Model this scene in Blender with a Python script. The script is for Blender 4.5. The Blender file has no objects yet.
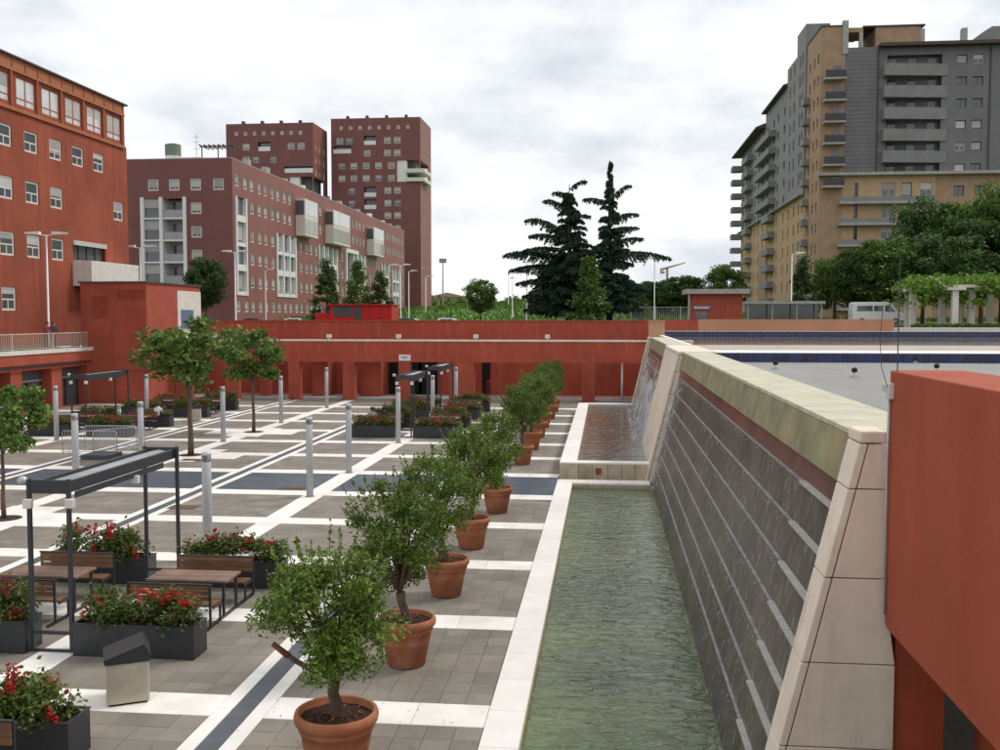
import bpy, bmesh, math, random
import numpy as np
from mathutils import Vector, Matrix
R = math.radians
scene = bpy.context.scene
COL = scene.collection

# ------------------------------------------------------------------ camera, sky, sun, exposure
cd = bpy.data.cameras.new('camera'); cam = bpy.data.objects.new('camera', cd); COL.objects.link(cam)
cam.location = (0, 0, 6.0)
cam.rotation_euler = (R(90 - 3.348), 0, R(6.04))
cd.sensor_width = 36; cd.lens = 36.0; cd.clip_start = .1; cd.clip_end = 8000
scene.camera = cam

SUN_EL, SUN_AZ = 52, 62          # azimuth measured from +Y (view axis) towards +X
world = bpy.data.worlds.new('World'); scene.world = world; world.use_nodes = True
nt = world.node_tree; nt.nodes.clear()
def N(tree, t, **kw):
    n = tree.nodes.new(t)
    for k, v in kw.items(): setattr(n, k, v)
    return n
sky = N(nt, 'ShaderNodeTexSky', sky_type='NISHITA'); sky.sun_disc = False
sky.sun_elevation = R(SUN_EL); sky.sun_rotation = R(SUN_AZ); sky.air_density = 1.2; sky.dust_density = 2
tc = N(nt, 'ShaderNodeTexCoord')
mp = N(nt, 'ShaderNodeMapping'); mp.inputs['Scale'].default_value = (2.0, 2.0, 4.6); mp.inputs['Location'].default_value = (.35, .2, .6)
nt.links.new(tc.outputs['Generated'], mp.inputs[0])
nz = N(nt, 'ShaderNodeTexNoise'); nz.inputs['Scale'].default_value = 2.7; nz.inputs['Detail'].default_value = 7; nz.inputs['Roughness'].default_value = .52
nt.links.new(mp.outputs[0], nz.inputs['Vector'])
cr = N(nt, 'ShaderNodeValToRGB')
cr.color_ramp.elements[0].position = .30; cr.color_ramp.elements[0].color = (.60, .655, .73, 1)
cr.color_ramp.elements[1].position = .60; cr.color_ramp.elements[1].color = (.985, .985, .985, 1)
e = cr.color_ramp.elements.new(.47); e.color = (.885, .90, .92, 1)
nt.links.new(nz.outputs['Fac'], cr.inputs[0])
sc = N(nt, 'ShaderNodeVectorMath', operation='SCALE'); sc.inputs['Scale'].default_value = 9.3
nt.links.new(cr.outputs[0], sc.inputs[0])
mx = N(nt, 'ShaderNodeMixRGB'); mx.inputs[0].default_value = .94
nt.links.new(sky.outputs[0], mx.inputs[1]); nt.links.new(sc.outputs[0], mx.inputs[2])
bg = N(nt, 'ShaderNodeBackground'); bg.inputs[1].default_value = .1
ow = N(nt, 'ShaderNodeOutputWorld')
nt.links.new(mx.outputs[0], bg.inputs[0]); nt.links.new(bg.outputs[0], ow.inputs[0])

sd = bpy.data.lights.new('sun', 'SUN'); sd.energy = 1.5; sd.angle = R(12); sd.color = (1, .95, .88)
sun = bpy.data.objects.new('sun', sd); COL.objects.link(sun)
_d = Vector((math.sin(R(SUN_AZ)) * math.cos(R(SUN_EL)), math.cos(R(SUN_AZ)) * math.cos(R(SUN_EL)), math.sin(R(SUN_EL))))
sun.rotation_euler = _d.to_track_quat('Z', 'Y').to_euler(); sun.location = (0, 0, 60)
vs = scene.view_settings
vs.view_transform = 'Standard'; vs.look = 'None'; vs.exposure = .27; vs.gamma = 1; vs.use_curve_mapping = False

# ------------------------------------------------------------------ materials
M = {}
def mk(name, col, rough=.75, var=.18, scale=2.0, bump=.0, bscale=30, streak=0, scol=None, smap=(5, 5, .25), spec=.35, rnd=0, rcol=None, metal=0, detail=6, wpos=False):
    m = bpy.data.materials.new(name); m.use_nodes = True; t = m.node_tree; L = t.links.new
    b = t.nodes['Principled BSDF']; b.inputs['Roughness'].default_value = rough
    b.inputs['Specular IOR Level'].default_value = spec; b.inputs['Metallic'].default_value = metal
    tc = N(t, 'ShaderNodeTexCoord')
    CO = N(t, 'ShaderNodeNewGeometry').outputs['Position'] if wpos else tc.outputs['Object']
    nz = N(t, 'ShaderNodeTexNoise'); nz.inputs['Scale'].default_value = scale; nz.inputs['Detail'].default_value = detail; nz.inputs['Roughness'].default_value = .6
    L(CO, nz.inputs['Vector'])
    mr = N(t, 'ShaderNodeMapRange'); mr.inputs['From Min'].default_value = .3; mr.inputs['From Max'].default_value = .7
    mr.inputs['To Min'].default_value = 1 - var; mr.inputs['To Max'].default_value = 1 + var
    L(nz.outputs['Fac'], mr.inputs['Value'])
    v = N(t, 'ShaderNodeVectorMath', operation='SCALE'); v.inputs[0].default_value = col
    L(mr.outputs[0], v.inputs['Scale']); out = v.outputs[0]
    if rnd:
        g = N(t, 'ShaderNodeNewGeometry'); oi = N(t, 'ShaderNodeObjectInfo')
        ad = N(t, 'ShaderNodeMath', operation='ADD'); L(g.outputs['Random Per Island'], ad.inputs[0]); L(oi.outputs['Random'], ad.inputs[1])
        fr = N(t, 'ShaderNodeMath', operation='FRACT'); L(ad.outputs[0], fr.inputs[0])
        if rcol:
            mxr = N(t, 'ShaderNodeMixRGB'); L(fr.outputs[0], mxr.inputs[0]); L(out, mxr.inputs[1])
            v3 = N(t, 'ShaderNodeVectorMath', operation='SCALE'); v3.inputs[0].default_value = rcol; L(mr.outputs[0], v3.inputs['Scale'])
            L(v3.outputs[0], mxr.inputs[2]); out = mxr.outputs[0]
        else:
            mr2 = N(t, 'ShaderNodeMapRange'); mr2.inputs['To Min'].default_value = 1 - rnd; mr2.inputs['To Max'].default_value = 1 + rnd
            L(fr.outputs[0], mr2.inputs['Value'])
            v2 = N(t, 'ShaderNodeVectorMath', operation='SCALE'); L(out, v2.inputs[0]); L(mr2.outputs[0], v2.inputs['Scale']); out = v2.outputs[0]
    if streak:
        ms = N(t, 'ShaderNodeMapping'); ms.inputs['Scale'].default_value = smap; L(CO, ms.inputs[0])
        n2 = N(t, 'ShaderNodeTexNoise'); n2.inputs['Scale'].default_value = 1; n2.inputs['Detail'].default_value = 4; L(ms.outputs[0], n2.inputs['Vector'])
        m2 = N(t, 'ShaderNodeMapRange'); m2.inputs['From Min'].default_value = .52; m2.inputs['From Max'].default_value = .74; m2.inputs['To Max'].default_value = streak
        L(n2.outputs['Fac'], m2.inputs['Value'])
        mm = N(t, 'ShaderNodeMixRGB'); L(m2.outputs[0], mm.inputs[0]); L(out, mm.inputs[1]); mm.inputs[2].default_value = (*(scol or [c * .5 for c in col]), 1); out = mm.outputs[0]
    L(out, b.inputs['Base Color'])
    if bump:
        n3 = N(t, 'ShaderNodeTexNoise'); n3.inputs['Scale'].default_value = bscale; n3.inputs['Detail'].default_value = 3; L(CO, n3.inputs['Vector'])
        bp = N(t, 'ShaderNodeBump'); bp.inputs['Strength'].default_value = bump; bp.inputs['Distance'].default_value = .02
        L(n3.outputs['Fac'], bp.inputs['Height']); L(bp.outputs[0], b.inputs['Normal'])
    M[name] = m; return m
def leafmat(name, c1, c2, c3=None, trans=.25):
    m = bpy.data.materials.new(name); m.use_nodes = True; t = m.node_tree; L = t.links.new; t.nodes.clear()
    o = N(t, 'ShaderNodeOutputMaterial'); b = N(t, 'ShaderNodeBsdfPrincipled'); tr = N(t, 'ShaderNodeBsdfTranslucent'); mixs = N(t, 'ShaderNodeMixShader')
    g = N(t, 'ShaderNodeNewGeometry'); oi = N(t, 'ShaderNodeObjectInfo'); r = N(t, 'ShaderNodeValToRGB')
    r.color_ramp.elements[0].color = (*c1, 1); r.color_ramp.elements[1].color = (*(c3 or c2), 1)
    e = r.color_ramp.elements.new(.7); e.color = (*c2, 1)
    L(g.outputs['Random Per Island'], r.inputs[0])
    hs = N(t, 'ShaderNodeHueSaturation'); mr = N(t, 'ShaderNodeMapRange'); mr.inputs['To Min'].default_value = .8; mr.inputs['To Max'].default_value = 1.2
    L(oi.outputs['Random'], mr.inputs['Value']); L(mr.outputs[0], hs.inputs['Value']); L(r.outputs[0], hs.inputs['Color'])
    L(hs.outputs[0], b.inputs['Base Color']); L(hs.outputs[0], tr.inputs['Color']); b.inputs['Roughness'].default_value = .5; b.inputs['Specular IOR Level'].default_value = .3
    mixs.inputs[0].default_value = trans; L(b.outputs[0], mixs.inputs[1]); L(tr.outputs[0], mixs.inputs[2]); L(mixs.outputs[0], o.inputs[0])
    M[name] = m; return m

mk('red_plaster', (.345, .076, .045), .85, .18, .7, .12, 60, .5, (.27, .058, .036), (3, 3, .22))
mk('red_plaster_stained', (.385, .074, .041), .85, .18, .5, .12, 60, .3, (.46, .21, .15), (2.6, 2.6, .3))
mk('red_near', (.345, .074, .033), .8, .13, .8, .25, 45, .6, (.31, .052, .021), (2.2, 2.2, .16), detail=10)
mk('orange_plaster', (.30, .072, .037), .85, .20, .3, .08, 30, .85, (.20, .052, .034), (1.6, 1.6, .06))
mk('orange_trim', (.36, .13, .06), .7, .1, 1)
mk('tan_wall', (.42, .215, .125), .85, .1, .5)
mk('tan_stone', (.48, .28, .17), .85, .15, 3)
mk('maroon_tile', (.185, .073, .066), .6, .1, .3, 0, 30, .2, (.12, .038, .037), (1, 1, .2))
mk('maroon_lit', (.25, .098, .08), .6, .1, .3)  # brighter copy of the maroon tile, sunlight on +X faces put into the colour
mk('white_panel', (.72, .72, .70), .6, .06, 1)
mk('offwhite', (.66, .63, .57), .7, .1, 2, 0, 30, .4, (.45, .42, .36))
mk('window_frame', (.62, .60, .55), .6, .05, 3)
mk('dark_frame', (.06, .06, .06), .6, .05, 3)
mk('rust_frame', (.35, .09, .04), .6, .05, 3)
mk('shutter', (.42, .41, .39), .7, .1, 2, rnd=.25)
mk('glass', (.085, .10, .105), .06, .25, .8, spec=.8)
mk('glass_light', (.58, .60, .60), .12, .15, .5, spec=.8)  # pale base: bright sky reflection painted into the pane colour
mk('grey_cladding', (.17, .168, .172), .7, .12, .5, 0, 30, .3, (.14, .14, .145), (.1, .1, 3))
mk('grey_balcony', (.22, .222, .218), .75, .12, .6)
mk('brick_tan', (.36, .245, .155), .85, .15, .8, .1, 8)
mk('yellow_plaster', (.47, .335, .19), .85, .12, .6)
mk('dark_roof', (.09, .065, .055), .8, .1, 1)
mk('concrete', (.36, .35, .32), .85, .15, 1.5, .05)
mk('paver', (.222, .197, .165), .8, .24, .9, .15, 60, .4, (.15, .132, .11), (.45, .45, .45), rnd=.12, wpos=True, detail=12)
mk('paver_base', (.13, .118, .10), .95, .2, 8)
mk('white_slab', (.80, .77, .72), .75, .10, 1.2, .05, 60, .45, (.52, .47, .39), (.8, .8, .8), rnd=.07, wpos=True, detail=12)
mk('slate', (.062, .080, .105), .45, .25, 1.5, .05, 30, rnd=.06)
mk('drain_slate', (.09, .10, .115), .6, .2, 4)
mk('coping', (.80, .76, .725), .7, .06, 2, .03, 60, .2, (.62, .57, .50), (1, 1, 1), rnd=.05)
mk('stone_pale', (.76, .65, .54), .75, .09, 2.2, .06, 50, .55, (.40, .34, .29), (4, 4, .5))
mk('stone_tan', (.50, .42, .31), .8, .22, 3, .06, 40, .6, (.26, .18, .10), (4, 4, .7), rnd=.12)
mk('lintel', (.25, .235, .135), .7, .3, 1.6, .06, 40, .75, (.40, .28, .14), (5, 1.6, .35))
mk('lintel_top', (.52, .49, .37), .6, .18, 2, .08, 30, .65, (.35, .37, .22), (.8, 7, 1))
mk('fall_stone', (.088, .077, .062), .38, .45, .5, .35, 14, .8, (.30, .28, .255), (16, 16, .55), spec=.35)
mk('fall_stone_red', (.15, .06, .048), .35, .4, .5, .3, 14, .6, (.20, .18, .16), (9, 9, .35), spec=.3)
mk('ledge', (.29, .28, .27), .5, .35, 6)
mk('ledge_dry', (.46, .44, .40), .7, .15, 6)
mk('blue_tile', (.012, .020, .085), .15, .25, 3, rnd=.35, spec=.6)
mk('grout', (.30, .30, .32), .9, .1, 3)
mk('pool_floor', (.265, .26, .25), .5, .12, .5, .0, 30, .3, (.26, .265, .27), (.6, .1, 1))
mk('charcoal_metal', (.030, .033, .038), .45, .12, 3, spec=.5)
mk('pole_metal', (.42, .435, .455), .45, .06, 4, spec=.5)
mk('tray_grey', (.30, .32, .335), .4, .1, 2, spec=.5)
mk('galvanised', (.45, .46, .48), .4, .1, 8, metal=.3)
mk('wood', (.22, .14, .10), .65, .3, 2, .05, 40, .5, (.30, .19, .13), (.6, 14, 14), rnd=.18)
mk('bench_wood', (.17, .085, .045), .6, .25, 2, .05, 40, rnd=.2)
mk('terracotta', (.36, .13, .06), .75, .26, 2.5, .1, 40, .6, (.52, .30, .20), (2.2, 2.2, 1.5), wpos=True)
mk('soil', (.045, .022, .013), .95, .4, 25, .6, 50)
mk('bark', (.12, .085, .06), .9, .35, 9, .5, 30)
mk('bark_dark', (.045, .035, .028), .95, .3, 6)
mk('cut_wood', (.22, .085, .045), .9, .3, 20)
mk('white_metal', (.75, .75, .74), .45, .04, 4)
mk('rail_paint', (.55, .42, .36), .6, .1, 4)
mk('red_metal', (.55, .018, .012), .4, .08, 1)
mk('asphalt', (.06, .06, .062), .9, .15, 4)
mk('ground_mix', (.10, .11, .06), .95, .3, .05)
mk('grass', (.10, .20, .035), .95, .35, .12, 0)
mk('dirt', (.30, .22, .15), .95, .3, 1)
mk('deck', (.30, .28, .26), .85, .1, 2)
mk('black_rubber', (.015, .015, .015), .8, .1, 3)
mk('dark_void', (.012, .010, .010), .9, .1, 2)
mk('car_white', (.75, .76, .77), .25, .03, 2, spec=.6)
mk('car_dark', (.03, .05, .045), .25, .03, 2, spec=.6)
mk('tan_ledge', (.42, .37, .31), .8, .15, 1)
mk('bin_concrete', (.50, .45, .36), .85, .15, 4, .1, 60)
mk('sign_blue', (.12, .17, .27), .5, .05, 2)
mk('sign_white', (.72, .72, .72), .5, .05, 2)
mk('crane_yellow', (.42, .30, .16), .6, .05, 1)
mk('tank', (.16, .20, .15), .7, .1, 1)
leafmat('leaf_pot', (0.067, 0.125, 0.020), (0.151, 0.235, 0.034), (0.258, 0.336, 0.067))
leafmat('leaf_pot_yellow', (.06, .115, .016), (.13, .20, .028), (.20, .26, .045))
leafmat('leaf_plaza', (.05, .10, .017), (.10, .175, .03), (.19, .26, .06))
leafmat('leaf_rose', (0.057, 0.098, 0.023), (0.109, 0.167, 0.034), (0.218, 0.196, 0.063))
leafmat('leaf_dark', (0.036, 0.079, 0.022), (0.066, 0.126, 0.034), (0.108, 0.180, 0.046))
leafmat('leaf_mid', (0.059, 0.118, 0.024), (0.112, 0.201, 0.038), (0.177, 0.283, 0.059))
leafmat('leaf_light', (0.061, 0.121, 0.020), (0.110, 0.198, 0.033), (0.176, 0.275, 0.055))
leafmat('needle', (0.014, 0.041, 0.024), (0.027, 0.068, 0.036), (0.046, 0.097, 0.046), .1)
leafmat('vine', (.09, .19, .02), (.18, .32, .035), (.28, .42, .06))
leafmat('petal', (.50, .012, .016), (.62, .02, .022), (.58, .06, .045), .3)
leafmat('petal_faded', (.30, .035, .025), (.45, .08, .05), (.40, .12, .07), .3)

def water_mat(name, deep, shallow, wave, strength, mixscale=.25, rough=.06, grad=False):
    m = bpy.data.materials.new(name); m.use_nodes = True; t = m.node_tree; L = t.links.new; b = t.nodes['Principled BSDF']
    tc = N(t, 'ShaderNodeTexCoord'); n1 = N(t, 'ShaderNodeTexNoise'); n1.inputs['Scale'].default_value = mixscale; n1.inputs['Detail'].default_value = 3; L(tc.outputs['Object'], n1.inputs['Vector'])
    r = N(t, 'ShaderNodeValToRGB'); r.color_ramp.elements[0].position = .38; r.color_ramp.elements[0].color = (*deep, 1); r.color_ramp.elements[1].position = .62; r.color_ramp.elements[1].color = (*shallow, 1)
    src = n1.outputs['Fac']
    if grad:                                            # brown towards one side of the basin, grey-green towards the other
        sx = N(t, 'ShaderNodeSeparateXYZ'); L(tc.outputs['Object'], sx.inputs[0]); mg = N(t, 'ShaderNodeMath', operation='MULTIPLY_ADD'); L(sx.outputs['X'], mg.inputs[0]); mg.inputs[1].default_value = .13; L(src, mg.inputs[2]); src = mg.outputs[0]
    L(src, r.inputs[0]); L(r.outputs[0], b.inputs['Base Color'])
    b.inputs['Roughness'].default_value = rough; b.inputs['IOR'].default_value = 1.33
    mpn = N(t, 'ShaderNodeMapping'); mpn.inputs['Scale'].default_value = (.6, 1.3, 1); L(tc.outputs['Object'], mpn.inputs[0])
    a = N(t, 'ShaderNodeTexNoise'); a.inputs['Scale'].default_value = wave; a.inputs['Detail'].default_value = 2.5; a.inputs['Distortion'].default_value = .7; L(mpn.outputs[0], a.inputs['Vector'])
    bp = N(t, 'ShaderNodeBump'); bp.inputs['Strength'].default_value = strength; bp.inputs['Distance'].default_value = .06; L(a.outputs['Fac'], bp.inputs['Height']); L(bp.outputs[0], b.inputs['Normal'])
    M[name] = m
water_mat('water_green', (.075, .10, .046), (.125, .16, .058), 3.6, .8)
water_mat('water_brown', (.13, .085, .04), (.11, .125, .09), 3.0, .7, .16, grad=True)
water_mat('water_upper', (.16, .12, .10), (.22, .17, .15), 1.2, .12)  # pinkish brown reflection painted into the water's base colour
def spray_mat():
    m = bpy.data.materials.new('spray'); m.use_nodes = True; t = m.node_tree; L = t.links.new; t.nodes.clear()
    o = N(t, 'ShaderNodeOutputMaterial'); d = N(t, 'ShaderNodeBsdfPrincipled'); d.inputs['Base Color'].default_value = (.82, .84, .86, 1); d.inputs['Roughness'].default_value = .2
    tr = N(t, 'ShaderNodeBsdfTransparent'); mx_ = N(t, 'ShaderNodeMixShader'); mx_.inputs[0].default_value = .38
    L(tr.outputs[0], mx_.inputs[1]); L(d.outputs[0], mx_.inputs[2]); L(mx_.outputs[0], o.inputs[0]); M['spray'] = m
spray_mat()

# ------------------------------------------------------------------ mesh helpers
class MB:
    def __init__(s): s.v = []; s.f = []
    def quad(s, *p):
        n = len(s.v); s.v += [tuple(q) for q in p]; s.f.append(tuple(range(n, n + len(p)))); return s
    def box(s, x0, x1, y0, y1, z0, z1):
        n = len(s.v); s.v += [(x, y, z) for z in (z0, z1) for x, y in ((x0, y0), (x1, y0), (x1, y1), (x0, y1))]
        s.f += [tuple(n + i for i in q) for q in ((3, 2, 1, 0), (4, 5, 6, 7), (0, 1, 5, 4), (1, 2, 6, 5), (2, 3, 7, 6), (3, 0, 4, 7))]; return s
    def prism(s, poly, ax, a0, a1):
        n = len(s.v); k = len(poly)
        def P(p, a): return (a, p[0], p[1]) if ax == 'x' else (p[0], a, p[1]) if ax == 'y' else (p[0], p[1], a)
        s.v += [P(p, a0) for p in poly] + [P(p, a1) for p in poly]
        s.f += [tuple(n + i for i in range(k)), tuple(n + k + i for i in reversed(range(k)))] + [(n + i, n + k + i, n + k + (i + 1) % k, n + (i + 1) % k) for i in range(k)]; return s
    def tube(s, pts, rad, k=6):
        pts = [Vector(p) for p in pts]; n0 = len(s.v)
        if not hasattr(rad, '__len__'): rad = [rad] * len(pts)
        for i, p in enumerate(pts):
            d = (pts[min(i + 1, len(pts) - 1)] - pts[max(i - 1, 0)]).normalized()
            a = d.orthogonal().normalized() if i == 0 else (a - d * a.dot(d)).normalized()
            b = d.cross(a)
            for j in range(k):
                t = 2 * math.pi * j / k; q = p + (a * math.cos(t) + b * math.sin(t)) * rad[i]; s.v.append(tuple(q))
        for i in range(len(pts) - 1):
            for j in range(k):
                s.f.append((n0 + i * k + j, n0 + i * k + (j + 1) % k, n0 + (i + 1) * k + (j + 1) % k, n0 + (i + 1) * k + j))
        s.f.append(tuple(n0 + j for j in reversed(range(k)))); e = n0 + (len(pts) - 1) * k; s.f.append(tuple(e + j for j in range(k))); return s
    def lathe(s, prof, k=24, c=(0, 0, 0)):
        n0 = len(s.v)
        for r, z in prof:
            for j in range(k): t = 2 * math.pi * j / k; s.v.append((c[0] + r * math.cos(t), c[1] + r * math.sin(t), c[2] + z))
        for i in range(len(prof) - 1):
            for j in range(k): s.f.append((n0 + i * k + j, n0 + i * k + (j + 1) % k, n0 + (i + 1) * k + (j + 1) % k, n0 + (i + 1) * k + j))
        s.f.append(tuple(n0 + j for j in reversed(range(k)))); e = n0 + (len(prof) - 1) * k; s.f.append(tuple(e + j for j in range(k))); return s
    def mesh(s, name, mat, smooth=False):
        me = bpy.data.meshes.new(name); me.from_pydata(s.v, [], s.f); me.update()
        if len(s.f) < 30000:
            bm = bmesh.new(); bm.from_mesh(me); bmesh.ops.recalc_face_normals(bm, faces=bm.faces); bm.to_mesh(me); bm.free()
        if mat: me.materials.append(M[mat])
        if smooth: me.shade_smooth()
        return me
    def build(s, name, mat, parent=None, smooth=False, bev=0, loc=None, kind=None):
        o = ob(name, s.mesh(name, mat, smooth), parent, loc)
        if bev:
            b = o.modifiers.new('bevel', 'BEVEL'); b.width = bev; b.segments = 2; b.limit_method = 'ANGLE'
        if kind: o['kind'] = kind
        return o
def ob(name, me, parent=None, loc=None, rz=0):
    o = bpy.data.objects.new(name, me); COL.objects.link(o); o.parent = parent
    if loc is not None: o.location = loc
    if rz: o.rotation_euler = (0, 0, rz)
    return o
def tag(o, label, cat, group=None):
    o['label'] = label; o['category'] = cat
    if group: o['group'] = group
    return o
def thing(name, label, cat, loc=(0, 0, 0), rz=0, group=None):
    o = ob(name, None, None, loc, rz); o.empty_display_size = .2; return tag(o, label, cat, group)
def struct(o): o['kind'] = 'structure'; return o
def copy_tree(o, parent=None):
    c = o.copy(); COL.objects.link(c); c.parent = parent
    for ch in o.children: copy_tree(ch, c)
    return c
def place(proto, loc, label, rz=0, scale=None, first=[]):
    if proto.name in first: o = copy_tree(proto)
    else: first.append(proto.name); o = proto
    o.location = loc; o.rotation_euler = (0, 0, rz); o['label'] = label
    if scale: o.scale = scale if hasattr(scale, '__len__') else (scale,) * 3
    return o
ORD = ['first', 'second', 'third', 'fourth', 'fifth', 'sixth', 'seventh', 'eighth', 'ninth', 'tenth', 'eleventh', 'twelfth']

def quads_mesh(name, V, mat):
    n = len(V); me = bpy.data.meshes.new(name)
    me.vertices.add(4 * n); me.vertices.foreach_set('co', V.reshape(-1).astype(np.float32))
    me.loops.add(4 * n); me.loops.foreach_set('vertex_index', np.arange(4 * n, dtype=np.int32))
    me.polygons.add(n); me.polygons.foreach_set('loop_start', np.arange(0, 4 * n, 4, dtype=np.int32))
    me.update(); me.validate(); me.materials.append(M[mat]); return me
def leaf_quads(P, size, rng, aspect=.5, up=.3, var=.35, axis=None):
    n = len(P); a = rng.normal(size=(n, 3)); a[:, 2] *= .7
    if axis is not None: a = a * .45 + axis
    a /= np.linalg.norm(a, axis=1)[:, None]
    b = rng.normal(size=(n, 3)); b[:, 2] *= (1 - up); b -= a * (a * b).sum(1)[:, None]; b /= np.linalg.norm(b, axis=1)[:, None] + 1e-9
    s = size * (1 + var * rng.normal(size=n)).clip(.45, 1.9)[:, None]
    return np.stack([P - a * s, P + b * s * aspect, P + a * s, P - b * s * aspect], 1)
def clump_pts(rng, c, rad, nc, cr, n, shell=.55, shape=None):
    d = rng.normal(size=(nc, 3)); d /= np.linalg.norm(d, axis=1)[:, None]
    r = shell + (1 - shell) * rng.random(nc) ** .6
    C = d * r[:, None]
    if shape == 'cone':
        h = rng.random(nc) ** 1.35; ang = rng.random(nc) * 6.283; rr = (1 - h) ** .8 * (.5 + .5 * rng.random(nc))
        C = np.stack([np.cos(ang) * rr, np.sin(ang) * rr, h * 2 - 1], 1)
    C = C * np.array(rad) + np.array(c)
    k = rng.integers(0, nc, n); w = cr * (.6 + .8 * rng.random(nc))
    off = rng.normal(size=(n, 3)); off /= np.linalg.norm(off, axis=1)[:, None]; off *= (rng.random(n) ** .45)[:, None]; off[:, 2] *= .75
    return C, C[k] + off * w[k][:, None]
def make_tree(name, cat, th, c, rad, nc, cr, n, leaf, lmat, seed, tr=.12, bark='bark', limbs=9, shape=None, aspect=.5, shell=.5, group=None, lean=(0, 0)):
    rng = np.random.default_rng(seed); t = thing(name, name, cat, group=group)
    C, P = clump_pts(rng, c, rad, nc, cr, n, shell, shape)
    V = leaf_quads(P, leaf, rng, aspect)
    m = MB(); top = Vector((lean[0], lean[1], th))
    m.tube([(0, 0, -.05 if th > 2.3 else -.9), (lean[0] * .2 + .02, lean[1] * .3, th * .35), (lean[0] * .7 - .02, lean[1] * .7, th * .7), top, (c[0], c[1], c[2] + (rad[2] * .4))], [tr * 1.25, tr, tr * .88, tr * .8, tr * .2], 8)
    for i in rng.choice(nc, min(limbs, nc), replace=False):
        e = Vector(C[i]); mid = top.lerp(e, .5) + Vector((0, 0, .08 * rad[2])); st = top.lerp(Vector((c[0], c[1], c[2])), .5 * rng.random())
        m.tube([st, mid, e], [tr * .45, tr * .25, tr * .08], 5)
    m.build('trunk', bark, t, True)
    ob('crown', quads_mesh('crown', V, lmat), t)
    return t

# ------------------------------------------------------------------ facade with real openings
def facade(name, mat, parent, O, U, w, h, rects, depth=.25):
    """wall in plane through O along U, openings rects=(u0,u1,v0,v1) with reveals"""
    ux, uy = U; nx, ny = -uy, ux                      # inward
    us = sorted({0, w, *[r[0] for r in rects], *[r[1] for r in rects]}); vs_ = sorted({0, h, *[r[2] for r in rects], *[r[3] for r in rects]})
    m = MB(); rl = root_loc(parent)
    def P(u, v, d=0): return (O[0] + ux * u + nx * d - rl[0], O[1] + uy * u + ny * d - rl[1], O[2] + v - rl[2])
    for j in range(len(vs_) - 1):
        v0, v1 = vs_[j], vs_[j + 1]; vm = (v0 + v1) / 2; run = None
        rr = [r for r in rects if r[2] < vm < r[3]]
        for i in range(len(us) - 1):
            um = (us[i] + us[i + 1]) / 2; hole = any(r[0] < um < r[1] for r in rr)
            if not hole and run is None: run = us[i]
            if hole and run is not None: m.quad(P(run, v0), P(us[i], v0), P(us[i], v1), P(run, v1)); run = None
        if run is not None: m.quad(P(run, v0), P(w, v0), P(w, v1), P(run, v1))
    for a, b, c, d in rects:
        m.quad(P(a, c), P(a, d), P(a, d, depth), P(a, c, depth)); m.quad(P(b, c), P(b, d), P(b, d, depth), P(b, c, depth))
        m.quad(P(a, c), P(b, c), P(b, c, depth), P(a, c, depth)); m.quad(P(a, d), P(b, d), P(b, d, depth), P(a, d, depth))
    me = bpy.data.meshes.new(name); me.from_pydata(m.v, [], m.f); me.materials.append(M[mat])
    return ob(name, me, parent)
def root_loc(p): return p.location if p is not None else Vector((0, 0, 0))
WC = {}
def window_meshes(kind, w, h):
    key = (kind, round(w, 2), round(h, 2))
    if key in WC: return WC[key]
    fm = MB(); pm = MB(); sm = None; b = .16 if kind == 'surround' else .14 if kind == 'cross' else .09
    x0, x1, z0, z1 = .004, w - .004, .004, h - .004; y0 = -.12 if kind == 'surround' else .02; y1 = .10
    fm.box(x0, x0 + b, y0, y1, z0, z1).box(x1 - b, x1, y0, y1, z0, z1).box(x0 + b, x1 - b, y0, y1, z0, z0 + b).box(x0 + b, x1 - b, y0, y1, z1 - b, z1)
    pm.box(x0 + b * .5, x1 - b * .5, .055, .075, z0 + b * .5, z1 - b * .5)
    if kind == 'cross':
        tz = h * .47; fm.box(x0 + b, x1 - b, .03, .09, tz - .05, tz + .05).box(w / 2 - .045, w / 2 + .045, .03, .09, z0 + b, tz - .05)
    elif kind == 'big':
        tz = h * .26; fm.box(x0 + b, x1 - b, .03, .09, tz - .04, tz + .04).box(w / 2 - .05, w / 2 + .05, .025, .095, z0 + b, z1 - b)
    else:
        fm.box(w / 2 - .03, w / 2 + .03, .035, .09, z0 + b, z1 - b)
    fmat = {'cross': 'window_frame', 'big': 'orange_trim', 'surround': 'window_frame', 'plain': 'dark_frame', 'shut': 'dark_frame', 'half': 'window_frame'}[kind.split('_')[0]]
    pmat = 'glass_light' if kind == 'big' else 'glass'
    if kind in ('shut', 'surround', 'half'):
        sm = MB(); f = {'shut': .92, 'surround': .75, 'half': .5}[kind]; sm.box(x0 + b, x1 - b, .0 if kind != 'surround' else -.03, .035, z1 - b - (h - 2 * b) * f, z1 - b)
    r = (fm.mesh('window', fmat), pm.mesh('pane', pmat), sm.mesh('shutter', 'shutter') if sm else None)
    WC[key] = r; return r
def put_window(parent, kind, O, U, u0, u1, v0, v1, depth=.25, rng=None):
    ux, uy = U; nx, ny = -uy, ux; rl = root_loc(parent); f, p, s = window_meshes(kind, u1 - u0, v1 - v0)
    d = depth - .1
    o = ob('window', f, parent, (O[0] + ux * u0 + nx * d - rl[0], O[1] + uy * u0 + ny * d - rl[1], O[2] + v0 - rl[2]), math.atan2(uy, ux))
    ob('pane', p, o)
    if s: ob('shutter', s, o)
    return o
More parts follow.
